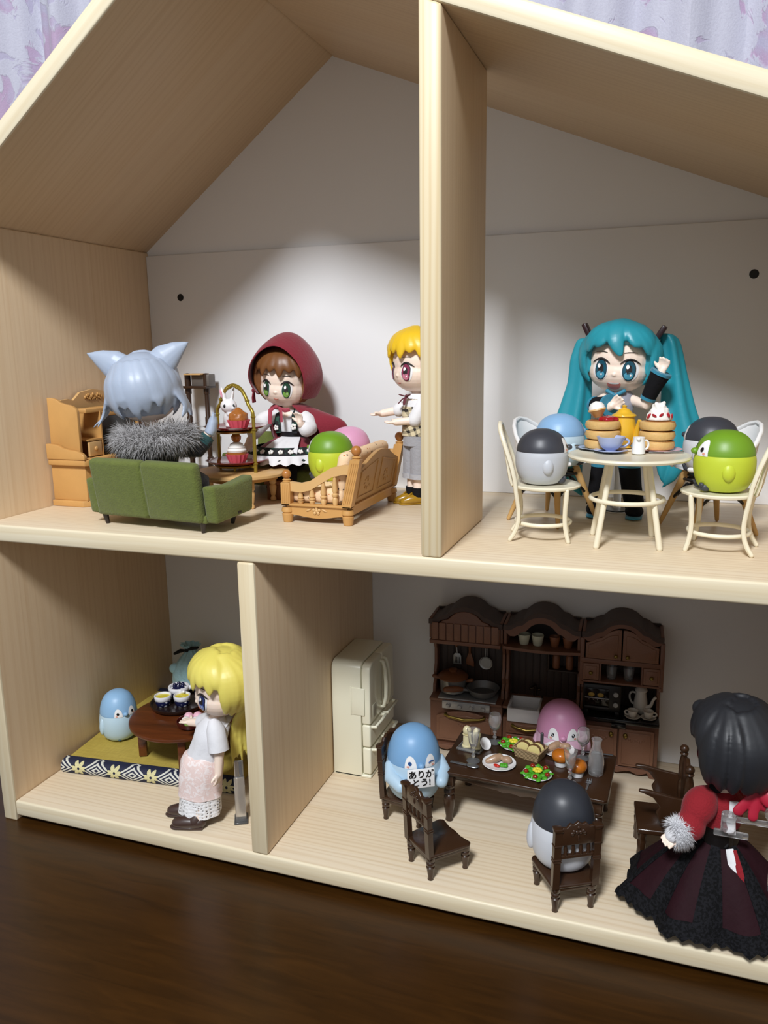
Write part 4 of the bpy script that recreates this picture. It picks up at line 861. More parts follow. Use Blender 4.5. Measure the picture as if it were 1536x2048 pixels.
for i, (x, y) in enumerate(((.375, .04), (.485, .05))):
    sd = ('left', 'right')[i]; p = kplace(2, x, y, .4385); b = B(); b.lathe([(.025, 0), (.03, .002), (.055, .014), (.052, .016), (.03, .006), (0, .005)], 24, wav=.03, wn=6); o = O('saucer', b, m_por); o.location = p; tag(o, sd + ' ivory saucer on the kitchen counter', 'saucer', 'ivory saucers')
    t = T('teacup', sd + ' ivory teacup in front of the coffee pot', 'cup', p + V((0, 0, .007)), 0, 'ivory teacups'); b = B(); b.lathe([(.018, 0), (.024, .004), (.032, .03), (.038, .055), (.034, .055), (.022, .012), (0, .010)], 22); O('bowl', b, m_por, t)
    b = B(); s_ = -1 if i == 0 else 1; b.tube(bez((s_ * .032, 0, .045), (s_ * .07, 0, .05), (s_ * .06, 0, .01), (s_ * .026, 0, .015), 7), .006, 8); O('handle', b, m_por, t)
# ---- dining table and chairs
m_din = mat('dark_brown_gloss_plastic', '#3d2616', .30, coat=.25, bump=(60, .12, .004), var=(9, .35), spec=.6)
t = T('dining_table', 'dark brown dining table with turned legs, laid with food in the lower right room', 'table', (3.465, .955, 0), math.radians(-2)); DZ = .385
TX, TY = 1.085, .60
b = B(); b.prism([(-TX / 2 + .02, -TY / 2), (TX / 2 - .02, -TY / 2), (TX / 2, -TY / 2 + .02), (TX / 2, TY / 2 - .02), (TX / 2 - .02, TY / 2), (-TX / 2 + .02, TY / 2), (-TX / 2, TY / 2 - .02), (-TX / 2, -TY / 2 + .02)], 2, DZ - .022, DZ, .005)
b.prism([(-TX / 2 + .02, -TY / 2 + .02), (TX / 2 - .02, -TY / 2 + .02), (TX / 2 - .02, TY / 2 - .02), (-TX / 2 + .02, TY / 2 - .02)], 2, DZ - .04, DZ - .02, .005); O('tabletop', b, m_din, t)
for sy in (-1, 1):
    b = B(); n_ = 24; ed = [(-TX / 2 + .07 + (TX - .14) * k / n_, DZ - .075 - .03 * math.sin(PI * k / n_) ** 2 - .006 * math.cos(k * PI / 1.5) * (.3 < k / n_ < .7)) for k in range(n_ + 1)]
    b.prism([(TX / 2 - .07, DZ - .04), (-TX / 2 + .07, DZ - .04)] + ed, 1, sy * (TY / 2 - .06) - .008, sy * (TY / 2 - .06) + .008, .002); O('apron', b, m_din, t)
for sx in (-1, 1):
    b = B(); b.box((sx * (TX / 2 - .06), 0, DZ - .06), (.016, TY - .14, .05), .003); O('apron', b, m_din, t)
    for sy in (-1, 1):
        b = B(); b.lathe([(.016, 0), (.026, .006), (.022, .03), (.034, .10), (.038, .15), (.034, .185), (.024, .195), (.036, .205), (.036, .225), (.026, .235), (.038, .248), (.040, .265), (.036, .27)], 18, (sx * (TX / 2 - .065), sy * (TY / 2 - .065), 0)); b.box((sx * (TX / 2 - .065), sy * (TY / 2 - .065), .31), (.07, .07, .08), .006); O('leg', b, m_din, t)
def dchair(label, loc, rz):
    t = T('dining_chair', label, 'chair', loc, rz, 'dark brown dining chairs')   # faces local -y, origin at its centre
    SZ = .175
    b = B(); o_ = [(-.135, .14), (.135, .14), (.16, -.13), (.14, -.155), (.06, -.14), (0, -.145), (-.06, -.14), (-.14, -.155), (-.16, -.13)]
    b.prism(o_, 2, SZ - .022, SZ, .008); b.prism([(x * .93, y * .93) for x, y in o_], 2, SZ - .045, SZ - .02, .003); O('seat', b, m_din, t)
    for x, y in ((-.105, .115), (.105, .115), (-.125, -.125), (.125, -.125)):
        b = B(); b.lathe([(.013, 0), (.018, .004), (.015, .02), (.024, .075), (.026, .085), (.018, .092), (.026, .10), (.026, .115), (.022, .12), (.028, .128), (.028, .15)], 14, (x, y, 0)); O('leg', b, m_din, t)
    for sx in (-1, 1):
        b = B(); rows = [[(sx * .115 + dx * .020, .128 + .05 * (z - SZ) + dy * .017, z) for dx, dy in ((-1, -1), (1, -1), (1, 1), (-1, 1))] for z in (SZ - .02, .30, .40, .525)]; b.surf(rows)
        for z in (.33, .345, .43): b.box((sx * .115, .128 + .05 * (z - SZ), z), (.048, .042, .01), .003)
        b.box((sx * .115, .146, .53), (.05, .046, .022), .004); O('back_post', b, m_din, t)
    b = B(); b.box((0, .138, .355), (.20, .022, .022), .004); O('back_rail', b, m_din, t)
    for x in (-.066, -.022, .022, .066):
        b = B(); b.lathe([(.009, 0), (.013, .012), (.009, .02), (.013, .035), (.008, .062), (.009, .075)], 10, (x, .142, .362)); O('spindle', b, m_din, t)
    b = B(); b.prism([(-.10, .432), (.10, .432), (.10, .53)] + [(.10 * u, .525 + .035 * math.cos(u * PI / 2) + .008 * math.cos(u * 14)) for u in (.85, .65, .45, .25, 0, -.25, -.45, -.65, -.85)] + [(-.10, .53)], 1, .136, .158, .004)
    for s_ in (-1, 1):
        for a in (0, 1.3, 2.6): b.ell((s_ * .022 + .014 * math.cos(a) * s_, .160, .50 + .014 * math.sin(a)), (.011, .006, .011), seg=10, rn=6)
    b.ell((0, .160, .535), (.012, .006, .010), seg=8, rn=5); b.ell((0, .160, .475), (.007, .006, .02), seg=8, rn=5); O('crest_rail', b, m_din, t)
    return t
CS_ = 1.0
dchair('empty dark brown dining chair standing turned in front of the table', (3.025, .262, 0), math.radians(140.4))
dchair('dark brown dining chair at the left table end, holding the winking blue bird', (2.69, .72, 0), math.radians(88))
dchair('dark brown dining chair with its back to the viewer, holding the black-capped white bird', (3.806, .215, 0), math.radians(208.7))
dchair('dark brown dining chair behind the table under the pink bird', (3.61, 1.47, 0), 0).scale = (.8, .8, .8)
t = T('armchair', 'dark brown wooden armchair with ball finials at the right table end', 'chair', (4.31, .81, 0), math.radians(-84))
b = B(); b.prism([(-.16, -.15), (.16, -.15), (.16, .13), (-.16, .13)], 2, .205, .24, .008); O('seat', b, m_din, t)
for sx in (-1, 1):
    b = B(); b.lathe([(.018, 0), (.026, .004), (.024, .05), (.028, .06), (.024, .10), (.028, .15), (.024, .16), (.028, .17), (.028, .21)], 14, (sx * .13, -.12, 0)); O('leg', b, m_din, t)
    b = B(); b.lathe([(.018, 0), (.026, .004), (.024, .10), (.028, .15), (.024, .21)], 14, (sx * .13, .11, 0)); O('leg', b, m_din, t)
    b = B(); b.lathe([(.024, .23), (.028, .28), (.02, .30), (.028, .33), (.028, .42), (.02, .44), (.028, .46), (.026, .56), (.018, .60), (.026, .615), (.016, .625)], 14, (sx * .13, .13, 0)); b.ell((sx * .13, .13, .645), .027); O('back_post', b, m_din, t)
    b = B(); b.prism([(.12, .24), (.12, .46), (.02, .475), (-.10, .50), (-.15, .50), (-.155, .485), (-.12, .475), (-.07, .455), (-.03, .40), (-.05, .36), (-.03, .31), (-.0, .24)], 0, sx * .15 - .012, sx * .15 + .012, .006); O('armrest', b, m_din, t)
b = B(); b.prism([(-.12, .27), (.12, .27), (.12, .55)] + [(.12 * u, .55 + .10 * math.cos(u * PI / 2)) for u in (.7, .35, 0, -.35, -.7)] + [(-.12, .55)], 1, .12, .145, .005); O('back_splat', b, m_din, t)
# birds of the dining room
bt = bird('winking blue bird figurine holding a white sign on the left dining chair', (2.745, .70, .177), math.radians(33), 'tall', '#7ba9d4', '#b4cfe2', '#35699f', wink=True, group='tall bird figurines')
bird('pink bird figurine with sparkling eyes behind the dining table', (3.62, 1.445, .142), math.radians(10), 'tall', '#d191b4', '#e5b9d0', '#c46a8a', sparkle=True, group='tall bird figurines')
bird('large bird with a black cap and white body, seen from behind on its dining chair', (3.775, .285, .177), math.radians(206), 'tall', '#34373e', '#d5d8de', '#4a4e55', group='tall bird figurines', scale=1.0)
for k in list(bt.children):
    if k.name.startswith('wing'): bpy.data.objects.remove(k)
mb_ = mat('bird_#b4cfe2', '#b4cfe2')
for sx in (-1, 1):
    b = B(); b.tube([(sx * .175, -.03, .245), (sx * .178, -.09, .19), (sx * .135, -.180, .165)], [.03, .048, .042], 14, round=True); O('wing', b, mb_, bt)
sg = T('sign', 'small white sign held by the winking blue bird, reading ありがとう!', 'sign', (2.745, .70, .177), math.radians(33))
sg.location = (2.745 + math.sin(math.radians(30)) * .212, .70 - math.cos(math.radians(30)) * .212, .402); sg.rotation_euler = (math.radians(-4), 0, math.radians(30))
b = B(); b.box((0, 0, 0), (.178, .012, .126), .003); O('board', b, m_face, sg)
for i, (tx, zz) in enumerate((('ありが', .009), ('とう!', -.046))):
    cu = bpy.data.curves.new('lettering', 'FONT'); cu.body = tx; cu.size = .056; cu.align_x = 'CENTER'; cu.extrude = .0015; cu.offset = .0012
    o = bpy.data.objects.new('lettering', cu); C.objects.link(o); o.rotation_euler = (PI / 2, 0, 0); bpy.context.view_layer.update()
    me = bpy.data.meshes.new_from_object(o.evaluated_get(bpy.context.evaluated_depsgraph_get())); bpy.data.objects.remove(o)
    o = bpy.data.objects.new('lettering', me); C.objects.link(o); me.materials.clear(); me.materials.append(m_black); o.parent = sg; o.rotation_euler = (PI / 2, 0, 0); o.location = (0, -.0075, zz)
# ---- the laid table
dc, ds = math.cos(math.radians(-2)), math.sin(math.radians(-2))
def on_t(x, y): return (x, y, DZ + .0005)
m_plate = mat('white_plate', '#efeeee', .25, coat=.4); m_lett = mat('lettuce', '#57b52c', .4, bump=(50, .5, .01), var=(30, .4), sss=.1); m_toma = mat('cherry_tomato', '#8e2414', .2, coat=.4); m_egg = mat('egg_yellow', '#e8d840', .4, sss=.1); m_dump = mat('roast_chicken', '#b9977a', .35, coat=.3, var=(20, .25), sss=.1)
def dish(label, x, y, r, g): b = B(); b.lathe([(r * .6, 0), (r * .66, .003), (r, .017), (r * .985, .020), (r * .72, .008), (0, .006)], 44); o = O('plate', b, m_plate); o.location = on_t(x, y); return tag(o, label, 'plate', g)
def salad(label, x, y):
    t = T('salad', label, 'salad', (x, y, DZ + .0075), 0, 'green salads'); b = B()
    for i in range(26): a = i * 2.4; r = .018 * math.sqrt(i); b.ell((min(.088, r) * math.cos(a), min(.088, r) * math.sin(a), .014), (.024, .018, .010), rot=(random.uniform(-.5, .5), random.uniform(-.5, .5), a), seg=8, rn=5)
    O('lettuce', b, m_lett, t)
    for i in range(5): a = i * 2 * PI / 5 + .9; b = B(); b.ell((.072 * math.cos(a), .072 * math.sin(a), .026), (.017, .017, .015), seg=12, rn=8); O('tomato', b, m_toma, t)
    b = B()
    for i in range(7): a = i * .9; b.ell((.018 * math.cos(a), .018 * math.sin(a), .034), (.016, .012, .010), seg=8, rn=6)
    O('egg', b, m_egg, t)
dish('white dinner plate with roast chicken nearest the left front of the dining table', 3.285, .870, .112, 'dinner plates'); dish('white dinner plate with roast chicken in front of the pink bird', 3.635, 1.165, .112, 'dinner plates')
dish('small white plate under the front green salad', 3.547, .805, .095, 'salad plates'); dish('small white plate under the rear green salad', 3.33, 1.145, .095, 'salad plates')
salad('green salad with tomatoes and egg at the front of the dining table', 3.547, .805); salad('green salad with tomatoes and egg behind the bread basket', 3.33, 1.145)
def chicken(label, x, y, rz):
    t = T('roast_chicken', label, 'chicken', (x, y, DZ + .0075), rz, 'roast chicken servings')
    b = B(); b.tube([(-.075, -.012, .018), (-.03, .01, .028), (.0, .03, .034)], [.018, .028, .024], 12, round=True); b.ell((.05, .012, .026), (.036, .030, .026)); O('meat', b, m_dump, t, rem=.006, smooth=1)
    b = B()
    for i in range(6): b.ell((.02 + .014 * (i % 3), -.035 - .012 * (i // 3), .014), (.014, .012, .012), seg=8, rn=5)
    O('lettuce', b, m_lett, t); b = B(); b.ell((-.012, -.050, .012), (.024, .012, .010), rot=(0, 0, -.5)); O('tomato_wedge', b, mat('tomato_red', '#c42418', .2, coat=.3), t)
chicken('roast chicken with lettuce and tomato on the left front plate', 3.285, .870, .1); chicken('roast chicken on the plate in front of the pink bird', 3.635, 1.165, .3)
m_wick = N('woven_wicker'); _v = m_wick.coord((1, 1, 1)); _w = m_wick.n('ShaderNodeTexWave', wave_type='BANDS', bands_direction='Z'); _w.inputs['Scale'].default_value = 28; _w.inputs['Distortion'].default_value = 2; m_wick.l(_v, _w.inputs[0])
m_wick.set(Base_Color=m_wick.mix(_w.outputs[1], '#cdb287', '#7d6440'), Roughness=.7); m_wick.bump(_w.outputs[1], .5, .006); m_wick = m_wick.m
BA = math.radians(-18); bc = V((3.462, 1.04, DZ))
t = T('bread_basket', 'woven wicker basket of sliced bread in the middle of the dining table', 'basket', bc, BA)
b = B(); W2, H2 = .095, .065
outer = [[(sx * (W2 * .86 + z * .22), sy * (H2 * .84 + z * .22), z) for sx, sy in ((-1, -1), (1, -1), (1, 1), (-1, 1))] for z in (0, .035, .07)]
inner = [[(sx * (W2 * .86 + z * .22 - .008), sy * (H2 * .84 + z * .22 - .008), z) for sx, sy in ((-1, -1), (1, -1), (1, 1), (-1, 1))] for z in (.07, .03, .012)]
b.surf(outer + inner); O('weave', b, m_wick, t, ang=30)
b = B(); r4 = outer[2]; pts = []
for i in range(4):
    p, q = V(r4[i]), V(r4[(i + 1) % 4]); pts += [p.lerp(q, k / 8) for k in range(8)]
b.tube(pts, .007, 8, loop=True); O('braided_rim', b, m_wick, t)
m_loaf = mat('bread_crumb', '#d2c27f', .6, bump=(60, .3, .006), var=(40, .1)); m_crust = mat('bread_crust', '#6e4722', .5, var=(15, .2))
def loc_(x, y): return V((bc.x + x * math.cos(BA) - y * math.sin(BA), bc.y + x * math.sin(BA) + y * math.cos(BA), DZ + .013))
for i, (x, y, lb) in enumerate(((-.042, -.022, 'front left bread piece in the wicker basket'), (.038, -.025, 'front right bread piece in the wicker basket'), (-.03, .026, 'rear left bread piece in the wicker basket'), (.045, .022, 'rear right bread piece in the wicker basket'))):
    t = T('bread_piece', lb, 'bread', loc_(x, y), BA + .25, 'bread pieces in the basket')
    f = M.Rotation(-.22, 4, 'X')
    b = B(); b.X = f @ M.Translation((0, .022, .047)) @ M.Rotation(PI / 2, 4, 'X'); b.lathe([(.030, -.02), (.044, -.01), (.046, .0), (.046, .040)], 24, sy=.95); O('crust', b, m_crust, t)
    b = B(); b.X = f @ M.Translation((0, .022, .047)) @ M.Rotation(PI / 2, 4, 'X'); b.lathe([(.043, .0405), (.03, .0425), (0, .043)], 24, sy=.95, c0=False); O('crumb', b, m_loaf, t)
m_bun = mat('glazed_bun', '#c4701f', .22, coat=.5, var=(9, .3), sss=.1)
for x, y, lb in ((3.672, .985, 'glazed round bun in a white cup behind the front wine glass'), (3.79, .885, 'glazed round bun in a white cup beside the carafe')):
    t = T('bun_cup', lb, 'bun', (x, y, DZ), 0, 'glazed buns'); b = B(); b.lathe([(.030, 0), (.036, .003), (.042, .035), (.0, .036)], 40, wav=.02, wn=20); O('paper_cup', b, m_plate, t)
    b = B(); b.lathe(smooth_prof([(.038, .034), (.052, .045), (.060, .065), (.056, .088), (.038, .106), (.015, .112), (0, .113)]), 28); O('bun', b, m_bun, t)
m_clear = mat('clear_acrylic', '#ffffff', .03, trans=.91, ior=1.47, var=(3, 0))
def wine(label, x, y, kind):
    t = T('wine_glass', label, 'glass', (x, y, DZ), 0, 'clear wine glasses')
    b = B(); foot = [(0, .0), (.042, .0), (.046, .004), (.040, .012), (.012, .022), (.009, .030), (.015, .042), (.009, .054), (.008, .070), (.014, .080), (.009, .090)]
    bowl = [(.025, .104), (.040, .130), (.045, .165), (.040, .205), (.036, .215), (.034, .213), (.038, .200), (.0415, .165), (.036, .135), (.02, .112), (0, .106)] if kind == 'round' else [(.020, .104), (.030, .135), (.042, .215), (.044, .228), (.041, .228), (.027, .140), (.016, .115), (0, .110)]
    b.lathe(foot + bowl, 24, c0=False, c1=False); O('glass_body', b, m_clear, t); return t
wine('wine glass with flared bowl at the left table end before the condiment tray', 3.112, .862, 'flare'); wine('round-bowled wine glass at the back edge near the sink', 3.195, 1.16, 'round'); wine('round-bowled wine glass between the pink bird and the carafe', 3.80, 1.12, 'round'); wine('wine glass with flared bowl at the front edge by the buns', 3.755, .775, 'flare')
b = B(); b.lathe([(0, 0), (.042, 0), (.048, .006), (.052, .09), (.044, .145), (.028, .195), (.026, .215), (.034, .245), (.031, .246), (.0235, .215), (.025, .195), (.040, .145), (.047, .09), (.043, .014), (0, .010)], 28); o = O('carafe', b, m_clear); o.location = on_t(3.90, .945); tag(o, 'clear carafe on the right half of the dining table', 'carafe')
t = T('condiment_tray', 'clear tray carrying the two cream shakers at the left table end', 'tray', (3.06, 1.03, DZ), -.15)
b = B(); b.prism([(-.085, -.055), (-.075, -.065), (.075, -.065), (.085, -.055), (.085, .055), (.075, .065), (-.075, .065), (-.085, .055)], 2, 0, .008, .002)
b.tube([(-.08, -.06, .012), (.08, -.06, .012), (.08, .06, .012), (-.08, .06, .012)], .008, 8, loop=True); O('tray_base', b, m_clear, t)
m_shk = mat('cream_shaker', '#ded3a8', .35, coat=.2)
for i, (x, y, top) in enumerate(((3.025, 1.035, 0), (3.095, 1.025, 1))):
    t = T('shaker', ('ball-topped cream shaker on the clear tray', 'pointed cream shaker on the clear tray')[i], 'shaker', (x, y, DZ + .009), 0)
    b = B(); b.lathe([(.034, 0), (.034, .010), (.028, .014), (.025, .085), (.03, .09)], 18); O('shaker_body', b, m_shk, t)
    b = B(); b.ell((0, 0, .118), (.028, .028, .034)) if i == 0 else b.lathe([(.028, .09), (.03, .105), (.018, .135), (.006, .15), (0, .152)], 16); O('cap', b, m_shk, t)
b = B(); b.lathe([(0, -.004), (.03, 0), (.045, .012), (.043, .014), (.028, .004), (0, .0)], 22); o = O('butter_dish', b, m_plate); o.location = (3.145, 1.06, DZ + .03); o.rotation_euler = (.9, 0, 1.0); tag(o, 'small white shell dish leaning beside the shakers', 'dish')
cutlery('steel serving spoon at the left front corner of the dining table', 3.07, .79, -.10, 'spoon', DZ, 'spoon', .20)
cutlery('steel fork at the right front corner of the dining table', 3.868, .795, 1.5, 'fork', DZ, 'fork', .13)
cutlery('steel knife at the right rear corner of the dining table', 3.90, 1.215, .05, 'knife', DZ, 'knife', .20)
t = T('bread_knife', 'dark-handled knife standing up from the bread basket', 'knife', loc_(.062, .045) , 0)
b = B(); b.cap((0, 0, .0), (.0, .0, .075), .008); O('blade', b, m_steel, t); b = B(); b.cap((0, 0, .078), (.0, .005, .15), .011); O('handle', b, mat('dark_grey', '#3a3a3c', .4), t)
# ================================================================ dolls
m_skin = mat('doll_skin', '#fae4d3', .45, sss=.15, var=(5, .03)); m_lash = mat('lash_dark', '#20191b', .5); m_ew = mat('eye_white', '#f4f2f2', .3)
m_mouth = mat('mouth_line', '#a8604f', .5); m_mouthr = mat('mouth_open', '#ec8f88', .4); m_hl = mat('eye_highlight', '#ffffff', .2)
class Doll:
    def __init__(s, name, label, base, hc, hrot):
        s.t = T(name, label, 'doll', base); s.inv = M.Translation(-V(base)); s.F = M.Translation(V(hc)) @ Euler(hrot, 'ZXY').to_matrix().to_4x4()
        s.HX = s.inv @ s.F
    def b(s, head=False): b = B(); b.X = s.HX.copy() if head else s.inv.copy(); return b
    def face(s, b):  # head solid in head space, face towards -y
        k = b.X; b.X = s.HX
        b.ell((0, .01, .02), (.190, .185, .190), seg=28, rn=18); b.ell((0, -.014, -.056), (.184, .166, .132), seg=28, rn=16); b.ell((0, -.176, -.066), (.016, .012, .012))
        for sx in (-1, 1): b.ell((sx * .186, .02, -.055), (.022, .030, .045), rot=(0, 0, sx * -.3))
        b.X = k
    def hand(s, b, w, d, n, side, curl=.5, r=.0092):
        w, d, n = V(w), V(d).normalized(), V(n).normalized(); u = d.cross(n).normalized() * side
        b.cap(w - d * .015, w + d * .012, .022, .021); b.ell(w + d * .030 + n * .002, .0, seg=6, rn=4) if False else None
        for i in range(4):
            o = u * (.0285 - .019 * i); p0 = w + d * .006 + o * .45; p1 = w + d * .042 + o * .95; L_ = (.034, .040, .037, .028)[i]
            p2 = p1 + o * .12 + (d * math.cos(curl * .7) + n * math.sin(curl * .7)) * L_ * .5; p3 = p2 + (d * math.cos(curl * 1.6) + n * math.sin(curl * 1.6)) * L_ * .5
            b.tube([p0, p1, p2, p3], [r * 1.25, r * 1.1, r, r * .85], 8, round=True)
        b.tube([w + d * .008 + u * .016, w + d * .022 + u * .040 + n * .010, w + d * .038 + u * .054 + n * .016], [r * 1.3, r * 1.1, r * .9], 8, round=True)
    def limb(s, b, pts, rs): b.tube(pts, rs, 14, round=True)
    def body(s, hands, limbs, torso, neck):
        b = s.b(); s.face(b); b.tube(neck, [.042, .040], 14, round=True); b.tube(torso[0], torso[1], 18, round=True)
        for p, r in limbs: s.limb(b, p, r)
        for h in hands: s.hand(b, *h)
        o = O('body', b, m_skin, s.t, rem=.0056, smooth=2); s.bo = o
        s.bvh = BVHTree.FromPolygons([v.co for v in o.data.vertices], [p.vertices for p in o.data.polygons]); return o
    def proj(s, x, z, off):
        o = s.HX @ V((x, -1, z)); d = (s.HX.to_3x3() @ V((0, 1, 0))).normalized(); h = s.bvh.ray_cast(o, d)
        if h[0] is None: return s.HX @ V((x, -.15, z))
        return h[0] - d * off
    def patch(s, b, x, z, rx, rz, off, mi, n=20, f=None, rings=5):
        b.mi = mi; X = b.X; b.X = M.Identity(4); rr = []
        for k in range(1, rings + 1):
            q = k / rings; ring = []
            for j in range(n):
                a = 2 * PI * j / n; px, pz = rx * q * math.cos(a), rz * q * math.sin(a)
                if f: px, pz = f(px, pz)
                ring.append(s.proj(x + px, z + pz, off))
            rr.append(ring)
        b.surf(rr, True, True, False); b.X = X
    def eye(s, x, z, rx, rz, iris, low, brow=True):
        b = B(); sx = 1 if x > 0 else -1
        s.patch(b, x, z, rx, rz, .003, 1, 24); ix = x - sx * rx * .06
        s.patch(b, ix, z, rx * .78, rz * .97, .0044, 0, 24); s.patch(b, ix, z - rz * .01, rx * .71, rz * .90, .0058, 2, 24)
        s.patch(b, ix, z - rz * .46, rx * .52, rz * .36, .0072, 3, 18); s.patch(b, ix, z + rz * .06, rx * .36, rz * .46, .0072, 0, 18)
        s.patch(b, x - rx * .22, z + rz * .36, rx * .20, rz * .20, .0092, 4, 14); s.patch(b, x + rx * .18, z - rz * .42, rx * .10, rz * .10, .0092, 4, 10)
        b.mi = 0; b.tube([s.proj(x + rx * q, z + rz * (.62 + .42 * math.cos(q * 1.4)), .006) for q in (-1.12, -.8, -.4, 0, .4, .8, 1.12)], [.002, .0045, .0065, .007, .0065, .005, .002], 6, round=True)
        O('eye', b, [m_lash, m_ew, mat('iris_' + iris, iris, .25), mat('iris_' + low, low, .25), m_hl], s.t)
        if brow: b = B(); b.tube([s.proj(x + rx * q, z + rz * 1.55 + .008 * math.cos(q * 1.5), .004) for q in (-.8, -.3, .2, .7)], [.0015, .0025, .0025, .0012], 6, round=True); O('eyebrow', b, m_lash, s.t)
    def eyes(s, dx, z, rx, rz, iris, low): s.eye(-dx, z, rx, rz, iris, low); s.eye(dx, z, rx, rz, iris, low)
    def smile(s, open_=False, z=-.115):
        b = B()
        if open_: s.patch(b, 0, z - .004, .042, .040, .004, 0, 22, lambda x, q: (x, q if q < 0 else q * .25)); s.patch(b, 0, z + .001, .034, .008, .0055, 1, 16, lambda x, q: (x, min(q, .004)))
        else: b.tube([s.proj(x, z + .2 * x * x / .014, .002) for x in (-.016, -.008, 0, .008, .016)], .0034, 6, round=True)
        O('mouth', b, [m_mouthr if open_ else m_mouth, m_hl], s.t)
HR = (.228, .222, .222); HC = V((0, .02, .035))
def hp(az, el, k=1.0):
    a, e = math.radians(az), math.radians(el); return HC + V((HR[0] * math.cos(e) * math.sin(a), -HR[1] * math.cos(e) * math.cos(a), HR[2] * math.sin(e))) * k
def hair_cap(b, window=62, top=22, bottom=-95, back=-38, under=.74):
    rings = []
    for i in range(41):
        el = -88 + 176 * i / 40; ring = []
        for j in range(64):
            az = -180 + 360 * j / 64; k = 1.0; inw = abs(az) < window
            if inw and el < top: k = .72
            if not inw and el < back: k = under
            ring.append(hp(az, el, k))
        rings.append(ring)
    b.surf(rings)
def lock(b, pts, w, flat=.5, tip=.12, seg=10, w0=.7):
    P = [p if isinstance(p, V) else hp(*p) for p in pts]; n = len(P); Q = []
    for i in range(n - 1):
        a, p, q, d = P[max(i - 1, 0)], P[i], P[i + 1], P[min(i + 2, n - 1)]
        for k in range(5):
            t = k / 5; Q.append(.5 * ((2 * p) + (q - a) * t + (2 * a - 5 * p + 4 * q - d) * t * t + (3 * p - a - 3 * q + d) * t ** 3))
    Q.append(P[-1]); m = len(Q); R = []
    for i in range(m):
        t = i / (m - 1); R.append(w * ((w0 + (1 - w0) * min(1, t / .4)) if t < .4 else (tip + (1 - tip) * math.cos((t - .4) / .6 * PI / 2) ** .8)))
    b.tube(Q, R, seg, flat=flat, up=(Q[m // 2] - HC), round=True)
def bangs(b, azs, end=4, w=.062, k=1.03, spread=.5):
    for i, az in enumerate(azs): lock(b, [(az * spread, 72, k - .02), (az * .85, 46, k + .01), (az, 24, k + .015), (az * 1.02, end + (6 if i % 2 else -3), k)], w, .45)
def fur(name, pts, length, m, parent, inv, seed=3, wd=.004, droop=.35):
    """pts: list of (position, outward direction); thin tapering tufts, uncountable -> one stuff part"""
    rnd = random.Random(seed); b = B(); b.X = inv.copy()
    for p, d in pts:
        d = (V(d).normalized() + V((rnd.gauss(0, .45), rnd.gauss(0, .45), rnd.gauss(0, .45) - droop * .3))).normalized(); u = d.cross(V((rnd.random(), rnd.random(), rnd.random() + .1))).normalized(); L_ = length * rnd.uniform(.55, 1.15); q = V(p) + d * L_ * .55; e = q + (d + V((0, 0, -droop))).normalized() * L_ * .5
        v = d.cross(u); b.add([V(p) + u * wd, V(p) - u * wd * .5 + v * wd, V(p) - u * wd * .5 - v * wd, q + u * wd * .7, q - u * wd * .35 + v * wd * .6, q - u * wd * .35 - v * wd * .6, e], [(0, 1, 4, 3), (1, 2, 5, 4), (2, 0, 3, 5), (3, 4, 6), (4, 5, 6), (5, 3, 6)])
    o = O(name, b, m, parent, ang=180); o['kind'] = 'stuff'; return o
def cloth(name, col, rough=.85, bs=40, st=.35, sheen=.2, v=.12): return mat(name, col, rough, bump=(bs, st, .012), var=(10, v), sheen=sheen)
m_blk = mat('black_cloth', '#101014', .85, bump=(40, .35, .01), spec=.25); m_wht = cloth('white_cotton_cloth', '#ebeaec', .85, 26)
# ---------------------------------------------------------------- wolf-eared doll on the near sofa
d = Doll('wolf_eared_doll', 'doll with grey-blue hair and wolf ears, seen from behind on the near olive sofa', (1.09, .38, S + .195), (1.045, .42, 2.845), (0, math.radians(-6), math.radians(200)))
d.body([], [([(1.26, .43, 2.53), (1.35, .50, 2.475), (1.425, .555, 2.60)], [.036, .032, .026]), ([(.92, .43, 2.53), (.86, .48, 2.44), (.86, .58, 2.40)], [.036, .032, .026])], ([(1.09, .40, 2.29), (1.09, .40, 2.42), (1.09, .42, 2.55)], [.085, .085, .09]), [(1.08, .42, 2.58), (1.06, .42, 2.68)])
d.eyes(.082, -.035, .042, .06, '#3c5a7a', '#7aa0c4'); d.smile()
m_wh = mat('grey_blue_hair', '#a9b5c8', .42, sss=.05, var=(4, .05))
b = d.b(True); hair_cap(b, 60, 20, -95, -16, .90); bangs(b, (-55, -35, -15, 8, 30, 52), 2)
for i, az in enumerate(range(72, 300, 20)):
    e = (-46, -34, -54)[i % 3]; lock(b, [(az - 4, 40, .985), (az, 12, 1.0), (az + 3, -14, 1.03), (az + 4, e * .7, 1.05 + .04 * (i % 2)), (az + 6, e, 1.08 + .05 * (i % 2))], .050, .30, .05)
for i, az in enumerate(range(82, 290, 20)):
    lock(b, [(az, 10, .93), (az, -20, .95), (az + 4, -50, .93), (az + 5, -62, .92)], .048, .3, .06)
for az, s_, dy in ((98, 1, 0), (110, 1, .05), (262, -1, -.03), (276, -1, .02), (250, -1, .06)): lock(b, [(az, 8, .97), (az, -10, 1.03), V((s_ * .262, .02 + dy, -.105)), V((s_ * (.365 - abs(dy) * 1.2 if s_ > 0 else .310 - abs(dy) * 1.2), .03 + dy * 1.6, -.185))], .038, .4, .08)
O('hair', b, m_wh, d.t, rem=.0085, smooth=1)
for sx in (-1, 1):
    b = d.b(True); b.tube([V((sx * .11, .02, .15)), V((sx * .175, .02, .205)), V((sx * .250, .015, .248)), V((sx * .325, .01, .285))], [.104, .092, .054, .006], 16, flat=.62, up=(0, 1, 0), round=True); O('wolf_ear', b, m_wh, d.t, rem=.008, smooth=2)
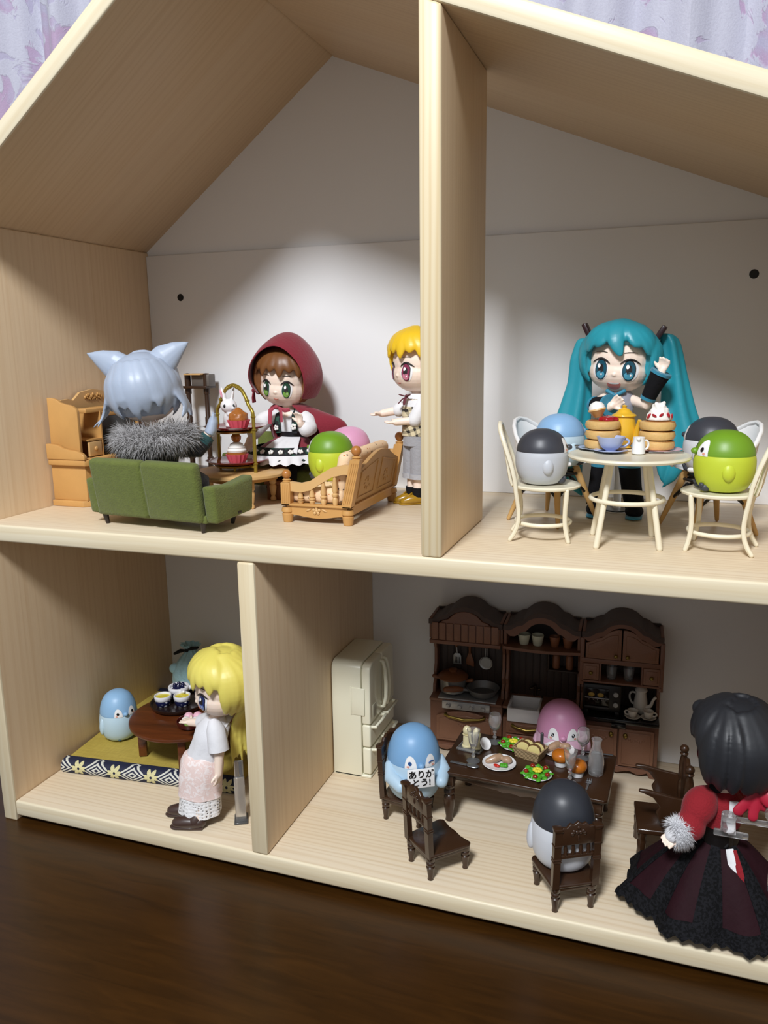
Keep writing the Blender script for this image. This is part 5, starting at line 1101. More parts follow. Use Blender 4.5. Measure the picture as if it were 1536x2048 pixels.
m_jk = cloth('black_jacket', '#14161b', .9)
b = d.b(); b.loft([((1.09, .41, 2.225), .150, .125), ((1.09, .40, 2.32), .155, .13), ((1.09, .40, 2.44), .165, .13), ((1.09, .41, 2.54), .15, .11), ((1.08, .42, 2.61), .07, .06)], 30, True, True); O('jacket', b, m_jk, d.t)
b = d.b(); b.tube([(1.20, .42, 2.53), (1.30, .46, 2.50), (1.36, .505, 2.49), (1.395, .53, 2.525)], [.07, .072, .066, .050], 16, round=True); O('sleeve', b, m_jk, d.t)
b = d.b(); b.tube([(.97, .42, 2.53), (.89, .46, 2.48), (.86, .54, 2.43)], [.07, .068, .05], 16, round=True); O('sleeve', b, m_jk, d.t)
b = d.b(); b.tube([(1.385, .522, 2.52), (1.412, .545, 2.562)], [.054, .046], 16); O('cuff', b, cloth('teal_cuff', '#1f4a4c'), d.t)
b = d.b(); b.tube([(1.418, .55, 2.575), (1.43, .557, 2.60), (1.442, .566, 2.655), (1.446, .568, 2.685)], [.045, .046, .040, .028], 16, flat=.8, cap=True, round=False); b.cap((1.446, .568, 2.68), (1.447, .562, 2.715), .011, .005)
for q in (-.022, 0, .022): b.cap((1.443 + q * .4, .566 - q, 2.66), (1.447 + q * .4, .572 - q, 2.698), .014, .011)
O('glove', b, m_wh, d.t, rem=.007, smooth=1)
b = d.b()
for sx, kx in ((1.14, 1.27), (1.03, .98)): b.tube([(sx, .40, 2.26), (kx, .55, 2.29), (kx + .02, .62, 2.25), (kx + .02, .64, 2.14)], [.075, .068, .058, .045], 16, round=True); b.ell((kx + .02, .68, 2.09), (.045, .075, .035))
O('trousers', b, m_jk, d.t)
rn = random.Random(5); P = []
for i in range(6500):
    a = rn.uniform(0, 2 * PI); c = V((1.085, .405, 2.545)); rr = .155 + .02 * math.sin(3 * a); t_ = rn.uniform(0, 2 * PI); tube_r = .045
    ctr = c + V((rr * 1.35 * math.cos(a), rr * .78 * math.sin(a), .012 * math.cos(a))); o_ = V((math.cos(a) * math.cos(t_), math.sin(a) * math.cos(t_), math.sin(t_))); P.append((ctr + o_ * tube_r, o_ + V((0, 0, -.1))))
b = d.b(); b.tube([V((1.085 + .21 * math.cos(a), .405 + .122 * math.sin(a), 2.545)) for a in [2 * PI * k / 28 for k in range(28)]], .05, 12, loop=True); m_fur = mat('grey_fur', '#bdbaba', .9, var=(30, .3)); O('collar_core', b, m_fur, d.t)
fur('fur_collar', P, .105, m_fur, d.t, d.inv, 4, .0024, .6)
# ---------------------------------------------------------------- red hooded doll on the far sofa
d = Doll('red_hooded_doll', 'brown-haired doll in a crimson hooded cape and apron, seated on the far olive sofa', (1.50, 1.62, S + .195), (1.475, 1.565, 2.872), (math.radians(4), math.radians(5), math.radians(2)))
d.body([((1.672, 1.385, 2.575), (-.1, -.1, 1), (-.4, -1, .1), -1, .5), ((1.235, 1.395, 2.43), (-.15, -.1, -1), (.3, -1, 0), -1, .4)], [([(1.61, 1.55, 2.63), (1.70, 1.45, 2.515), (1.672, 1.385, 2.575)], [.034, .032, .025]), ([(1.39, 1.55, 2.63), (1.285, 1.46, 2.53), (1.235, 1.395, 2.43)], [.034, .032, .025])], ([(1.50, 1.60, 2.28), (1.50, 1.60, 2.45), (1.50, 1.58, 2.60)], [.08, .07, .08]), [(1.49, 1.575, 2.62), (1.48, 1.57, 2.72)])
d.eyes(.083, -.045, .038, .062, '#244a38', '#7fae4e'); d.smile(False, -.118)
m_bh = mat('brown_hair', '#7a4d28', .4, sss=.05, var=(4, .12))
b = d.b(True); hair_cap(b, 60, 24, -95, -30); bangs(b, (-58, -42, -26, -8, 10, 28, 46, 58), 6, .05)
for az in (-72, -86, 72, 86): lock(b, [(az, 50, 1.0), (az, 15, 1.03), (az * .97, -20, 1.03), (az * .9, -52, 1.08)], .055, .4, .1)
O('hair', b, m_bh, d.t, rem=.0085, smooth=1)
m_red = cloth('crimson_wool', '#86182c', .85, 50, .3, .25); m_redd = m_red
# hood: shell from the face opening to the back seam
b = d.b(True); rings = []
for i in range(15):
    q = i / 14; y = -.175 + .44 * q; k = math.sin(min(1, .62 + q * .75) * PI / 2) if q < .5 else math.cos((q - .5) / .5 * PI / 2 * .93) ** .55
    ring = []
    for j in range(33):
        a = math.radians(-128 + 256 * j / 32) ; ca, sa = math.cos(a), math.sin(a); peak = .055 * max(0, ca) ** 6 * (.4 + q * .6)
        rx, rz = .268 * k, .262 * k; zsk = .03 * q
        ring.append(V((rx * sa, y + .09 * max(0, -ca) * (1 - q) * 1.2 - .02 * max(0, ca), .025 + rz * ca * (1.05 if ca > 0 else .98) + peak + zsk)))
    rings.append(ring)
b.surf(rings, False); O('hood', b, m_red, d.t, sol=.012, sub=1)
b = d.b(); secs = []
for z, rx, ry, cx, cy in ((2.70, .10, .10, 1.48, 1.58), (2.675, .15, .13, 1.49, 1.58), (2.62, .22, .15, 1.51, 1.60), (2.56, .27, .15, 1.56, 1.62), (2.49, .28, .14, 1.585, 1.63), (2.42, .27, .13, 1.59, 1.64)):
    ring = []
    for j in range(30):
        a = math.radians(-52 + 284 * j / 29); f = 1 + .05 * math.sin(5 * a); ext = 1 + (.25 * max(0, math.cos(a - .25)) ** 3 if z < 2.6 else 0); ring.append(V((cx + rx * f * ext * math.cos(a), cy + ry * f * math.sin(a), z + .05 * max(0, math.cos(a)) ** 4 * (2.7 - z) * 4)))
    secs.append(ring)
b.surf(secs, False); O('cape', b, m_red, d.t, sol=.012, sub=1)
b = d.b()
for p in ([(1.445, 1.445, 2.685), (1.41, 1.425, 2.66), (1.405, 1.42, 2.56)], [(1.47, 1.44, 2.68), (1.50, 1.42, 2.655), (1.505, 1.415, 2.575)], [(1.45, 1.44, 2.685), (1.53, 1.43, 2.66), (1.565, 1.44, 2.668)]): b.tube(p, [.010, .016, .015], 8, flat=.3, up=(0, -1, 0))
b.ell((1.455, 1.435, 2.685), (.02, .014, .016)); O('ribbon_tie', b, cloth('rose_ribbon', '#a53a4c', .7), d.t)
b = d.b(); b.loft([((1.50, 1.60, 2.43), .105, .09), ((1.50, 1.60, 2.52), .105, .095), ((1.50, 1.59, 2.60), .12, .09), ((1.495, 1.585, 2.655), .075, .06)], 28, True, True); O('blouse', b, m_wht, d.t)
for p in ([(1.60, 1.555, 2.63), (1.67, 1.50, 2.58), (1.705, 1.46, 2.525), (1.70, 1.43, 2.525)], [(1.40, 1.555, 2.63), (1.32, 1.50, 2.58), (1.28, 1.46, 2.53), (1.262, 1.435, 2.495)]):
    b = d.b(); b.tube(p, [.05, .065, .064, .058], 16, round=True); O('sleeve', b, m_wht, d.t)
b = d.b(); b.loft([((1.50, 1.60, 2.425), .118, .104), ((1.50, 1.60, 2.47), .110, .10), ((1.50, 1.60, 2.495), .112, .102)], 30); O('waist_sash', b, mat('black_satin', '#15141a', .35), d.t)
m_bemb = N('black_floral_braid'); _v = m_bemb.noise(28, 2); m_bemb.set(Base_Color=m_bemb.mix(m_bemb.ramp(_v, ((.55, 0.0), (.58, 1.0))), '#16161a', '#1f4a3a'), Roughness=.8); m_bemb = m_bemb.m
for sx in (-1, 1):
    b = d.b(); b.tube([(1.50 + sx * .068, 1.50, 2.485), (1.50 + sx * .072, 1.495, 2.55), (1.50 + sx * .07, 1.505, 2.62), (1.50 + sx * .06, 1.56, 2.66)], .024, 10, flat=.35, up=(0, -1, 0)); O('shoulder_strap', b, m_bemb, d.t)
def flower(b, c, r, up=(0, -1, 0)):
    u = V(up); a0 = u.cross(V((0, 0, 1))).normalized(); b0 = u.cross(a0)
    for i in range(5): a = i * 2 * PI / 5; b.ell(V(c) + (a0 * math.cos(a) + b0 * math.sin(a)) * r * .62, r * .48, seg=8, rn=6)
b = d.b(); flower(b, (1.572, 1.478, 2.535), .024); flower(b, (1.425, 1.478, 2.525), .02); O('flower_trim', b, m_cream, d.t)
# skirt: flared sheet lying forward over the seat
def flare(b, cx, cy, z0, z1, r0, r1, wav, wn, ell=1.0, sag=.0, n=64, rows=8, dx=0, dy=0, pw=1.0):
    rr = []
    for i in range(rows):
        q = i / (rows - 1); R_ = r0 + (r1 - r0) * q ** pw; rr.append([V((cx + dx * q + R_ * (1 + wav * q * math.cos(wn * a)) * math.cos(a), cy + dy * q + ell * R_ * (1 + wav * q * math.cos(wn * a)) * math.sin(a), z0 + (z1 - z0) * q - sag * q * q * (1 + .4 * math.cos(wn * a)))) for a in (2 * PI * j / n for j in range(n))])
    b.surf(rr, True, False, False)
b = d.b(); flare(b, 1.50, 1.59, 2.45, 2.365, .10, .28, .05, 9, .92, .04, dx=.0, dy=-.11); O('skirt', b, m_red, d.t, sol=.006)
b = d.b(); flare(b, 1.50, 1.50, 2.394, 2.348, .23, .297, .05, 9, .92, .03, rows=4, dy=-.028); O('embroidered_band', b, m_bemb, d.t, sol=.006)
b = d.b()
for i in range(11):
    a = math.radians(190 + 16 * i); R_ = .263; flower(b, (1.50 + R_ * 1.02 * math.cos(a), 1.484 + R_ * .95 * math.sin(a), 2.372), .020, (math.cos(a) * .6, math.sin(a) * .6, .7))
O('skirt_flowers', b, m_cream, d.t)
b = d.b(); flare(b, 1.50, 1.475, 2.345, 2.300, .292, .325, .05, 22, .92, .015, rows=4, n=132); O('lace_hem', b, m_wht, d.t, sol=.006)
b = d.b(); rr = []
for i in range(8):
    q = i / 7; rr.append([V((1.535 + (-.078 + .156 * j / 16) * (1 + q * .9), 1.495 - .215 * q - .01 * math.cos((j - 8) * .35), 2.455 - .045 * q - .05 * q * q + .007 * q * math.sin(j * 1.4))) for j in range(17)])
b.surf(rr, False); O('apron', b, m_wht, d.t, sol=.006)
b = d.b()
for x in (1.43, 1.57): b.tube([(x, 1.57, 2.275), (x, 1.47, 2.28), (x - .01, 1.435, 2.24), (x - .01, 1.43, 2.12)], [.06, .056, .05, .04], 14, round=True); b.ell((x - .01, 1.40, 2.09), (.042, .072, .035))
O('stockings', b, m_blk, d.t)
b = d.b(True)
for k in range(4): b.tube([(-.232 - .004 * k, -.07 + .012 * k, -.09), (-.238, -.075 + .014 * k, -.14 - .012 * (k % 2)), (-.236, -.07 + .014 * k, -.175)], .006, 6, round=True)
b.ell((-.234, -.06, -.085), (.016, .02, .018)); O('hood_tassel', b, m_red, d.t)
# ---------------------------------------------------------------- boy doll behind the upper divider
d = Doll('boy_doll', 'blond boy doll in checked waistcoat and grey shorts, half hidden by the upper divider', (2.53, 1.43, S), (2.555, 1.475, 2.985), (0, 0, math.radians(-38)))
d.body([((2.305, 1.405, 2.65), (-1, -.1, -.15), (0, 0, 1), -1, .15), ((2.44, 1.315, 2.60), (-1, -.15, -.06), (0, 0, 1), 1, .2)], [([(2.50, 1.47, 2.73), (2.43, 1.43, 2.675), (2.305, 1.405, 2.65)], [.036, .034, .026]), ([(2.61, 1.40, 2.73), (2.57, 1.35, 2.61), (2.44, 1.315, 2.60)], [.036, .034, .026]), ([(2.52, 1.46, 2.45), (2.515, 1.45, 2.28), (2.51, 1.445, 2.06)], [.055, .042, .034]), ([(2.585, 1.41, 2.45), (2.575, 1.40, 2.28), (2.57, 1.40, 2.06)], [.055, .042, .034])], ([(2.555, 1.435, 2.48), (2.555, 1.435, 2.60), (2.555, 1.435, 2.71)], [.085, .075, .085]), [(2.555, 1.44, 2.73), (2.555, 1.46, 2.84)])
d.eyes(.083, -.045, .042, .062, '#8a3552', '#d4849a'); d.smile(False, -.122)
m_yh = mat('golden_hair', '#f2c62a', .4, sss=.05, var=(4, .1))
b = d.b(True); hair_cap(b, 58, 24, -95, -30); bangs(b, (-56, -38, -20, -2, 16, 34, 54), 6, .056)
for az in (-70, -84, 70, 84): lock(b, [(az, 50, 1.0), (az, 15, 1.03), (az, -14, 1.04), (az * .95, -30, 1.06)], .055, .4, .1)
O('hair', b, m_yh, d.t, rem=.0085, smooth=1)
b = d.b(); b.loft([((2.555, 1.435, 2.50), .098, .09), ((2.555, 1.435, 2.62), .095, .09), ((2.555, 1.435, 2.72), .10, .09), ((2.555, 1.44, 2.79), .06, .055)], 28, True, True); O('shirt', b, m_wht, d.t)
for p in ([(2.51, 1.47, 2.735), (2.46, 1.445, 2.70), (2.425, 1.43, 2.675)], [(2.61, 1.40, 2.735), (2.59, 1.37, 2.67), (2.565, 1.35, 2.615)]): b = d.b(); b.tube(p, [.048, .054, .050], 14, round=True); O('sleeve', b, m_wht, d.t)
m_pl = N('checked_cloth'); _v = m_pl.coord((1, 1, 1)); sp_ = m_pl.n('ShaderNodeSeparateXYZ'); m_pl.l(_v, sp_.inputs[0])
_h = m_pl.math('ADD', sp_.outputs[0], sp_.outputs[1]); _q = lambda v, f, w_: m_pl.math('LESS_THAN', m_pl.math('FRACT', m_pl.math('MULTIPLY', v, f)), w_)
_f = m_pl.math('MULTIPLY', m_pl.math('ADD', _q(m_pl.math('ADD', _h, m_pl.math('MULTIPLY', sp_.outputs[2], .4)), 20, .40), _q(m_pl.math('SUBTRACT', sp_.outputs[2], m_pl.math('MULTIPLY', _h, .4)), 20, .40)), .5)
m_pl.set(Base_Color=m_pl.mix(_f, '#d9cba8', '#2a2420'), Roughness=.85); m_pl = m_pl.m
b = d.b(); b.loft([((2.555, 1.435, 2.50), .106, .097), ((2.555, 1.435, 2.60), .101, .096), ((2.555, 1.435, 2.68), .105, .096), ((2.555, 1.438, 2.755), .078, .07)], 28); O('waistcoat', b, m_pl, d.t, sol=.006)
b = d.b()
for e in ((-.045, -.012, .012), (.03, -.03, .012), (-.05, -.02, -.045), (-.01, -.035, -.05)): b.tube([(2.505, 1.355, 2.775), (2.505 + e[0] * .6, 1.35 + e[1] * .6, 2.775 + e[2] * .5), (2.505 + e[0], 1.345 + e[1] * .6, 2.775 + e[2])], [.008, .013, .010], 8, flat=.4, round=True)
b.ell((2.505, 1.353, 2.775), .013); O('neck_ribbon', b, cloth('wine_ribbon', '#5e1426', .7), d.t)
m_grey = cloth('grey_wool', '#a3a3a8', .9, 60)
b = d.b()
for x, y in ((2.515, 1.455), (2.583, 1.405)): b.tube([(x, y, 2.47), (x - .005, y - .003, 2.36), (x - .008, y - .005, 2.225)], [.068, .066, .062], 18)
b.tube([(2.555, 1.435, 2.43), (2.555, 1.435, 2.51)], [.10, .098], 22); O('shorts', b, m_grey, d.t)
b = d.b()
for x, y in ((2.507, 1.45), (2.575, 1.40)): b.tube([(x, y, 2.195), (x, y, 2.23)], [.067, .067], 18)
O('shorts_cuff', b, cloth('grey_wool_cuff', '#b5b5b9', .9, 60), d.t)
b = d.b()
for x, y in ((2.508, 1.447), (2.568, 1.402)): b.tube([(x, y, 2.05), (x, y, 2.13)], [.040, .043], 16)
O('socks', b, m_blk, d.t)
m_mus = mat('mustard_leather', '#a8801f', .25, coat=.4, var=(8, .15))
for x, y in ((2.508, 1.447), (2.568, 1.402)):
    b = d.b(); b.tube([(x + .03, y + .018, 2.045), (x, y, 2.05), (x - .055, y - .034, 2.045), (x - .085, y - .052, 2.035)], [.038, .044, .042, .030], 16, flat=.85, round=True); b.tube([(x + .04, y + .024, 2.018), (x - .09, y - .055, 2.018)], [.036, .034], 14, flat=.28, round=True); b.tube([(x - .028, y - .012, 2.085), (x - .04, y - .026, 2.09), (x - .05, y - .048, 2.078)], .007, 6, round=True); O('shoe', b, m_mus, d.t)
# ---------------------------------------------------------------- teal-haired doll behind the cafe table
d = Doll('teal_haired_doll', 'smiling doll with long teal bunches and one raised arm, standing behind the cafe table', (3.92, 1.36, S), (3.912, 1.40, 2.995), (math.radians(2), math.radians(3), math.radians(-6)))
d.body([((4.168, 1.25, 2.945), (.25, -.1, 1), (-.5, -1, .1), -1, .35), ((3.885, 1.165, 2.735), (.75, -.1, .6), (.2, -1, .1), 1, .4)], [([(4.00, 1.36, 2.76), (4.085, 1.28, 2.735), (4.13, 1.26, 2.83), (4.168, 1.25, 2.945)], [.034, .034, .030, .025]), ([(3.83, 1.36, 2.77), (3.765, 1.27, 2.735), (3.885, 1.165, 2.735)], [.034, .034, .025]), ([(3.87, 1.37, 2.50), (3.83, 1.36, 2.32), (3.80, 1.35, 2.06)], [.056, .046, .036]), ([(3.96, 1.37, 2.50), (4.00, 1.36, 2.32), (4.045, 1.36, 2.06)], [.056, .046, .036])], ([(3.915, 1.37, 2.52), (3.915, 1.37, 2.64), (3.915, 1.37, 2.75)], [.085, .072, .082]), [(3.915, 1.375, 2.77), (3.915, 1.39, 2.87)])
d.eyes(.088, -.040, .050, .066, '#1d5468', '#4f9fbc'); d.smile(True, -.120)
m_th = mat('teal_hair', '#2795a6', .4, sss=.05, var=(4, .1))
b = d.b(True); hair_cap(b, 60, 26, -95, -30)
lock(b, [(0, 80, .98), (-6, 55, 1.03), (-2, 28, 1.06), (10, 2, 1.05)], .066, .45, .08)
for az, e in ((-30, 14), (-46, 6), (-60, -10), (34, 16), (50, 4), (62, -14)): lock(b, [(az * .35, 74, 1.0), (az * .8, 48, 1.035), (az, 24, 1.045), (az * 1.06, e, 1.04)], .066, .42, .08)
for s_ in (-1, 1):
    lock(b, [(s_ * 66, 52, 1.0), (s_ * 72, 18, 1.05), (s_ * 70, -18, 1.07), (s_ * 62, -44, 1.10)], .062, .4, .06); lock(b, [(s_ * 84, 40, 1.0), (s_ * 88, 8, 1.04), (s_ * 86, -18, 1.06), (s_ * 80, -34, 1.08)], .055, .4, .06)
O('hair', b, m_th, d.t, rem=.0085, smooth=1)
def tail(pts, ws, ths, label):
    for_ = []
    b = d.b(); P = [V(p) for p in pts]; n = len(P); Q = []; W_ = []; H_ = []
    for i in range(n - 1):
        a, p, q, e = P[max(i - 1, 0)], P[i], P[i + 1], P[min(i + 2, n - 1)]
        for k in range(6):
            t = k / 6; Q.append(.5 * ((2 * p) + (q - a) * t + (2 * a - 5 * p + 4 * q - e) * t * t + (3 * p - a - 3 * q + e) * t ** 3)); W_.append(ws[i] + (ws[i + 1] - ws[i]) * t); H_.append(ths[i] + (ths[i + 1] - ths[i]) * t)
    rings = []
    for i, c in enumerate(Q):
        g = min(1, i / 12); rings.append([c + V((W_[i] * math.cos(a) * (1 + .13 * g * math.cos(5 * a)), H_[i] * math.sin(a) * (1 + .13 * g * math.cos(5 * a)), 0)) for a in (2 * PI * j / 40 for j in range(40))])
    b.surf(rings)
    return b
b = tail([(3.685, 1.46, 3.15), (3.675, 1.47, 3.13), (3.665, 1.475, 3.02), (3.655, 1.475, 2.86), (3.625, 1.46, 2.66), (3.59, 1.44, 2.50), (3.57, 1.42, 2.36)], [.012, .045, .07, .075, .105, .135, .15], [.012, .05, .065, .07, .08, .09, .09], '')
for x, z, w_, k in ((3.50, 2.20, .05, -.02), (3.57, 2.14, .06, 0), (3.65, 2.12, .055, .02)): b.tube([(x + (3.58 - x) * .5, 1.43, 2.46), (x, 1.42, 2.33), (x + k, 1.41, z + .05), (x + k * 2 + .02, 1.41, z)], [.06, w_, w_ * .6, .006], 12, flat=.7, up=(0, 1, 0), round=True)
O('hair_bunch', b, m_th, d.t, rem=.009, smooth=1)
b = tail([(4.17, 1.46, 3.17), (4.185, 1.48, 3.155), (4.205, 1.49, 3.10), (4.235, 1.49, 2.92), (4.265, 1.48, 2.72), (4.31, 1.46, 2.52), (4.31, 1.45, 2.38)], [.012, .045, .06, .075, .10, .125, .12], [.012, .05, .065, .07, .08, .09, .09], '')
for x, z, w_, k in ((4.20, 2.24, .05, .0), (4.29, 2.20, .06, -.04), (4.37, 2.30, .05, -.0)): b.tube([(x + (4.30 - x) * .5, 1.45, 2.46), (x, 1.44, 2.36), (x + k, 1.43, z + .06), (x + k * 2, 1.42, z)], [.06, w_, w_ * .6, .006], 12, flat=.7, up=(0, 1, 0), round=True)
O('hair_bunch', b, m_th, d.t, rem=.009, smooth=1)
m_tie = mat('dark_maroon_tie', '#2a1119', .35)
for sx in (-1, 1):
    b = d.b(True); b.box((sx * .212, .02, .165), (.032, .07, .15), .008, rot=(0, sx * .5, 0)); O('hair_tie', b, m_tie, d.t)
m_sil = cloth('silver_grey_cloth', '#9a9aa6', .55, 30); m_trim = cloth('teal_trim', '#2d86a3', .6)
b = d.b(); b.loft([((3.915, 1.37, 2.585), .094, .088), ((3.915, 1.37, 2.66), .086, .082), ((3.915, 1.37, 2.74), .10, .088), ((3.915, 1.375, 2.80), .085, .07), ((3.915, 1.38, 2.835), .052, .05)], 28, True, True); O('top', b, m_sil, d.t)
b = d.b(); b.box((3.905, 1.272, 2.715), (.028, .012, .15), .005, rot=(.12, 0, .08)); b.tube([(3.85, 1.30, 2.82), (3.90, 1.28, 2.79), (3.95, 1.295, 2.82)], .014, 8, round=True); O('necktie', b, m_trim, d.t)
b = d.b(); flare(b, 3.935, 1.37, 2.60, 2.475, .09, .165, .07, 10, .9); O('skirt', b, m_sil, d.t, sol=.007)
b = d.b(); flare(b, 3.935, 1.37, 2.485, 2.462, .160, .170, .07, 10, .9, rows=3); O('skirt_trim', b, m_trim, d.t, sol=.007)
def sleeve(p0, p1, p2, r0, r1, r2):
    b = d.b(); b.tube([p0, p1, p2], [r0, r1, r2], 20, flat=.9); O('arm_sleeve', b, m_blk, d.t)
    for p, q, r in ((p0, p1, r0), (p2, p1, r2)):
        u = (V(q) - V(p)).normalized(); b = d.b(); b.tube([V(p) - u * .006, V(p) + u * .012], [r + .004, r + .004], 20, flat=.9); O('sleeve_trim', b, m_trim, d.t)
sleeve((4.095, 1.275, 2.775), (4.125, 1.262, 2.85), (4.165, 1.25, 2.935), .048, .056, .068)
sleeve((3.775, 1.268, 2.738), (3.82, 1.225, 2.733), (3.875, 1.175, 2.738), .052, .062, .072)
b = d.b()
for p in ([(3.832, 1.36, 2.345), (3.815, 1.355, 2.2), (3.80, 1.35, 2.08)], [(4.0, 1.36, 2.345), (4.02, 1.36, 2.2), (4.045, 1.36, 2.08)]): b.tube(p, [.068, .064, .062], 18); b.ell((p[2][0], 1.325, 2.055), (.058, .085, .042))
O('boots', b, m_blk, d.t)
b = d.b()
for x in (3.832, 4.0): b.tube([(x, 1.36, 2.335), (x, 1.36, 2.36)], [.072, .072], 20)
for x in (3.80, 4.045): b.tube([(x, 1.40, 2.022), (x, 1.26, 2.022)], [.052, .052], 18, flat=.22, round=True)
O('boot_trim', b, m_trim, d.t)
m_st = mat('hazy_clear_stand', '#ffffff', .10, trans=.93, ior=1.45, var=(3, 0))
t = T('doll_stand', 'clear plastic doll stand behind the teal-haired doll', 'doll stand', (3.925, 1.55, S), 0, 'clear doll stands')
b = B(); b.lathe([(0, 0), (.11, 0), (.115, .008), (.11, .016), (0, .016)], 32); O('base', b, m_st, t); b = B(); b.box((0, 0, .28), (.05, .018, .53), .004); O('upright', b, m_st, t); b = B(); b.box((0, -.045, .53), (.03, .09, .018), .004); O('arm', b, m_st, t)
# ---------------------------------------------------------------- blonde doll on the lower left floor
d = Doll('blonde_doll', 'blonde doll with long yellow hair, white blouse and pink lace-hemmed skirt beside the low table', (1.36, .19, 0), (1.545, .325, .945), (math.radians(4), 0, math.radians(-43)))
d.body([((1.20, .44, .575), (-1, .15, .05), (0, 0, 1), 1, -.2), ((1.578, .165, .40), (-.05, -.1, -1), (-1, 0, -.1), -1, .4)], [([(1.45, .36, .69), (1.33, .42, .60), (1.20, .44, .575)], [.036, .034, .026]), ([(1.53, .22, .68), (1.578, .19, .54), (1.578, .165, .40)], [.036, .033, .026]), ([(1.42, .27, .42), (1.36, .24, .24), (1.33, .22, .06)], [.055, .044, .036]), ([(1.47, .22, .42), (1.44, .17, .24), (1.43, .13, .06)], [.055, .044, .036])], ([(1.45, .26, .42), (1.47, .27, .55), (1.49, .285, .66)], [.085, .075, .082]), [(1.495, .29, .68), (1.51, .31, .78)])
d.eyes(.082, -.045, .038, .060, '#2a3566', '#6f86c4'); d.smile()
m_bl = mat('lemon_hair', '#e3d568', .42, sss=.05, var=(4, .06))
b = d.b(True); hair_cap(b, 64, 24, -95, -30); bangs(b, (-58, -42, -24, -6, 12, 30, 48, 60), 4, .056)
for s_ in (-1, 1):
    for az, e, w_ in ((74, -40, .05), (86, -50, .06), (100, -44, .062), (114, -40, .06)): lock(b, [(s_ * az * .8, 62, 1.0), (s_ * az, 28, 1.035), (s_ * az, -8, 1.05), (s_ * (az - 4), e, 1.10)], w_, .4, .08)
for i, az in enumerate((125, 142, 160, 178, 196, 214, 235)):
    q = hp(az, -20, 1.05); fi = d.F.inverted(); lock(b, [(az, 60, .99), (az, 20, 1.04), q, fi @ V((1.60 + .012 * i, .37 + .02 * i, .66)), fi @ V((1.565 + .022 * i, .37 + .025 * i, .34 + .05 * (i % 2)))], .062, .5, .07)
O('hair', b, m_bl, d.t, rem=.0085, smooth=1)
b = d.b(); b.loft([((1.42, .25, .43), .135, .11, .03, 7), ((1.44, .26, .50), .125, .105, .03, 7), ((1.465, .27, .58), .118, .10, .02, 7), ((1.485, .285, .67), .115, .10), ((1.50, .295, .735), .06, .06)], 36, True, True); O('blouse', b, cloth('white_blouse_cloth', '#e4e4e8', .85, 14, .5), d.t)
for p, r in (([(1.48, .335, .715), (1.44, .37, .68), (1.38, .40, .63), (1.31, .425, .60)], [.035, .055, .058, .056]), ([(1.515, .245, .725), (1.545, .215, .685), (1.565, .198, .61), (1.575, .19, .555)], [.035, .058, .064, .068])): b = d.b(); b.tube(p, r, 16); O('sleeve', b, mat('white_blouse_cloth', '#e4e4e8'), d.t, sol=.006)
b = d.b(); b.box((1.545, .315, .715), (.10, .12, .012), .004, rot=(.25, .45, .2)); O('sailor_collar', b, mat('white_blouse_cloth', '#e4e4e8'), d.t)
m_pk = N('pink_lace_print'); _n = m_pk.noise(26, 4, None, .6, 1.2); m_pk.set(Base_Color=m_pk.mix(m_pk.ramp(_n, ((.50, 0.0), (.56, 1.0))), '#e6cfc9', '#efe4e2'), Roughness=.85); m_pk.bump(_n, .3, .01); m_pk = m_pk.m
def crochet():
    n = N('white_crochet'); v = n.coord((1, 1, 1)); vo = n.n('ShaderNodeTexVoronoi'); vo.inputs['Scale'].default_value = 46; vo.inputs['Randomness'].default_value = .45; n.l(v, vo.inputs['Vector'])
    n.set(Base_Color='#eeedee', Roughness=.9, Alpha=n.ramp(vo.outputs[0], ((.25, 0.0), (.30, 1.0)))); n.bump(vo.outputs[0], .5, .01); return n.m
b = d.b(); b.loft([((1.425, .25, .485), .118, .094, .02, 6), ((1.418, .247, .468), .134, .108, .03, 6), ((1.41, .24, .42), .150, .12, .04, 6), ((1.40, .23, .32), .152, .125, .04, 6, .6), ((1.395, .225, .24), .150, .12, .03, 6, .9), ((1.395, .22, .205), .152, .122, .03, 6, 1)], 48); O('skirt', b, m_pk, d.t, sol=.006)
b = d.b(); b.loft([((1.395, .22, .225), .145, .115, .03, 6, 1), ((1.395, .215, .15), .142, .113, .03, 7, 1), ((1.39, .21, .075), .145, .115, .04, 8, 1)], 56); O('lace_hem', b, crochet(), d.t, sol=.006)
m_boot = mat('brown_leather_boot', '#43302a', .35, coat=.3, var=(8, .15))
for (x, y), (dx, dy) in (((1.29, .235), (-.95, -.32)), ((1.405, .12), (-.95, -.32))):
    b = d.b(); b.tube([(x + .02, y + .03, .085), (x, y, .05)], [.046, .05], 16, round=True); b.tube([(x - dx * .03, y - dy * .03, .045), (x + dx * .06, y + dy * .06, .048), (x + dx * .115, y + dy * .115, .042)], [.046, .050, .040], 16, flat=.85, round=True); b.box((x - dx * .01, y - dy * .01, .012), (.09, .075, .022), .008, rot=(0, 0, .33)); b.tube([(x + dx * .02, y + dy * .02, .014), (x + dx * .13, y + dy * .13, .016)], [.042, .038], 14, flat=.34, round=True); O('boot', b, m_boot, d.t)
t = T('doll_stand', 'clear plastic doll stand beside the lower divider behind the blonde doll', 'doll stand', (1.66, .28, 0), .5, 'clear doll stands')
b = B(); b.box((0, .0, .165), (.07, .020, .33), .008); O('upright', b, m_st, t); b = B(); b.box((.0, .05, .21), (.06, .02, .42), .006); O('brace', b, m_st, t); b = B(); b.box((0, .02, .008), (.09, .12, .016), .004); O('base', b, m_st, t)
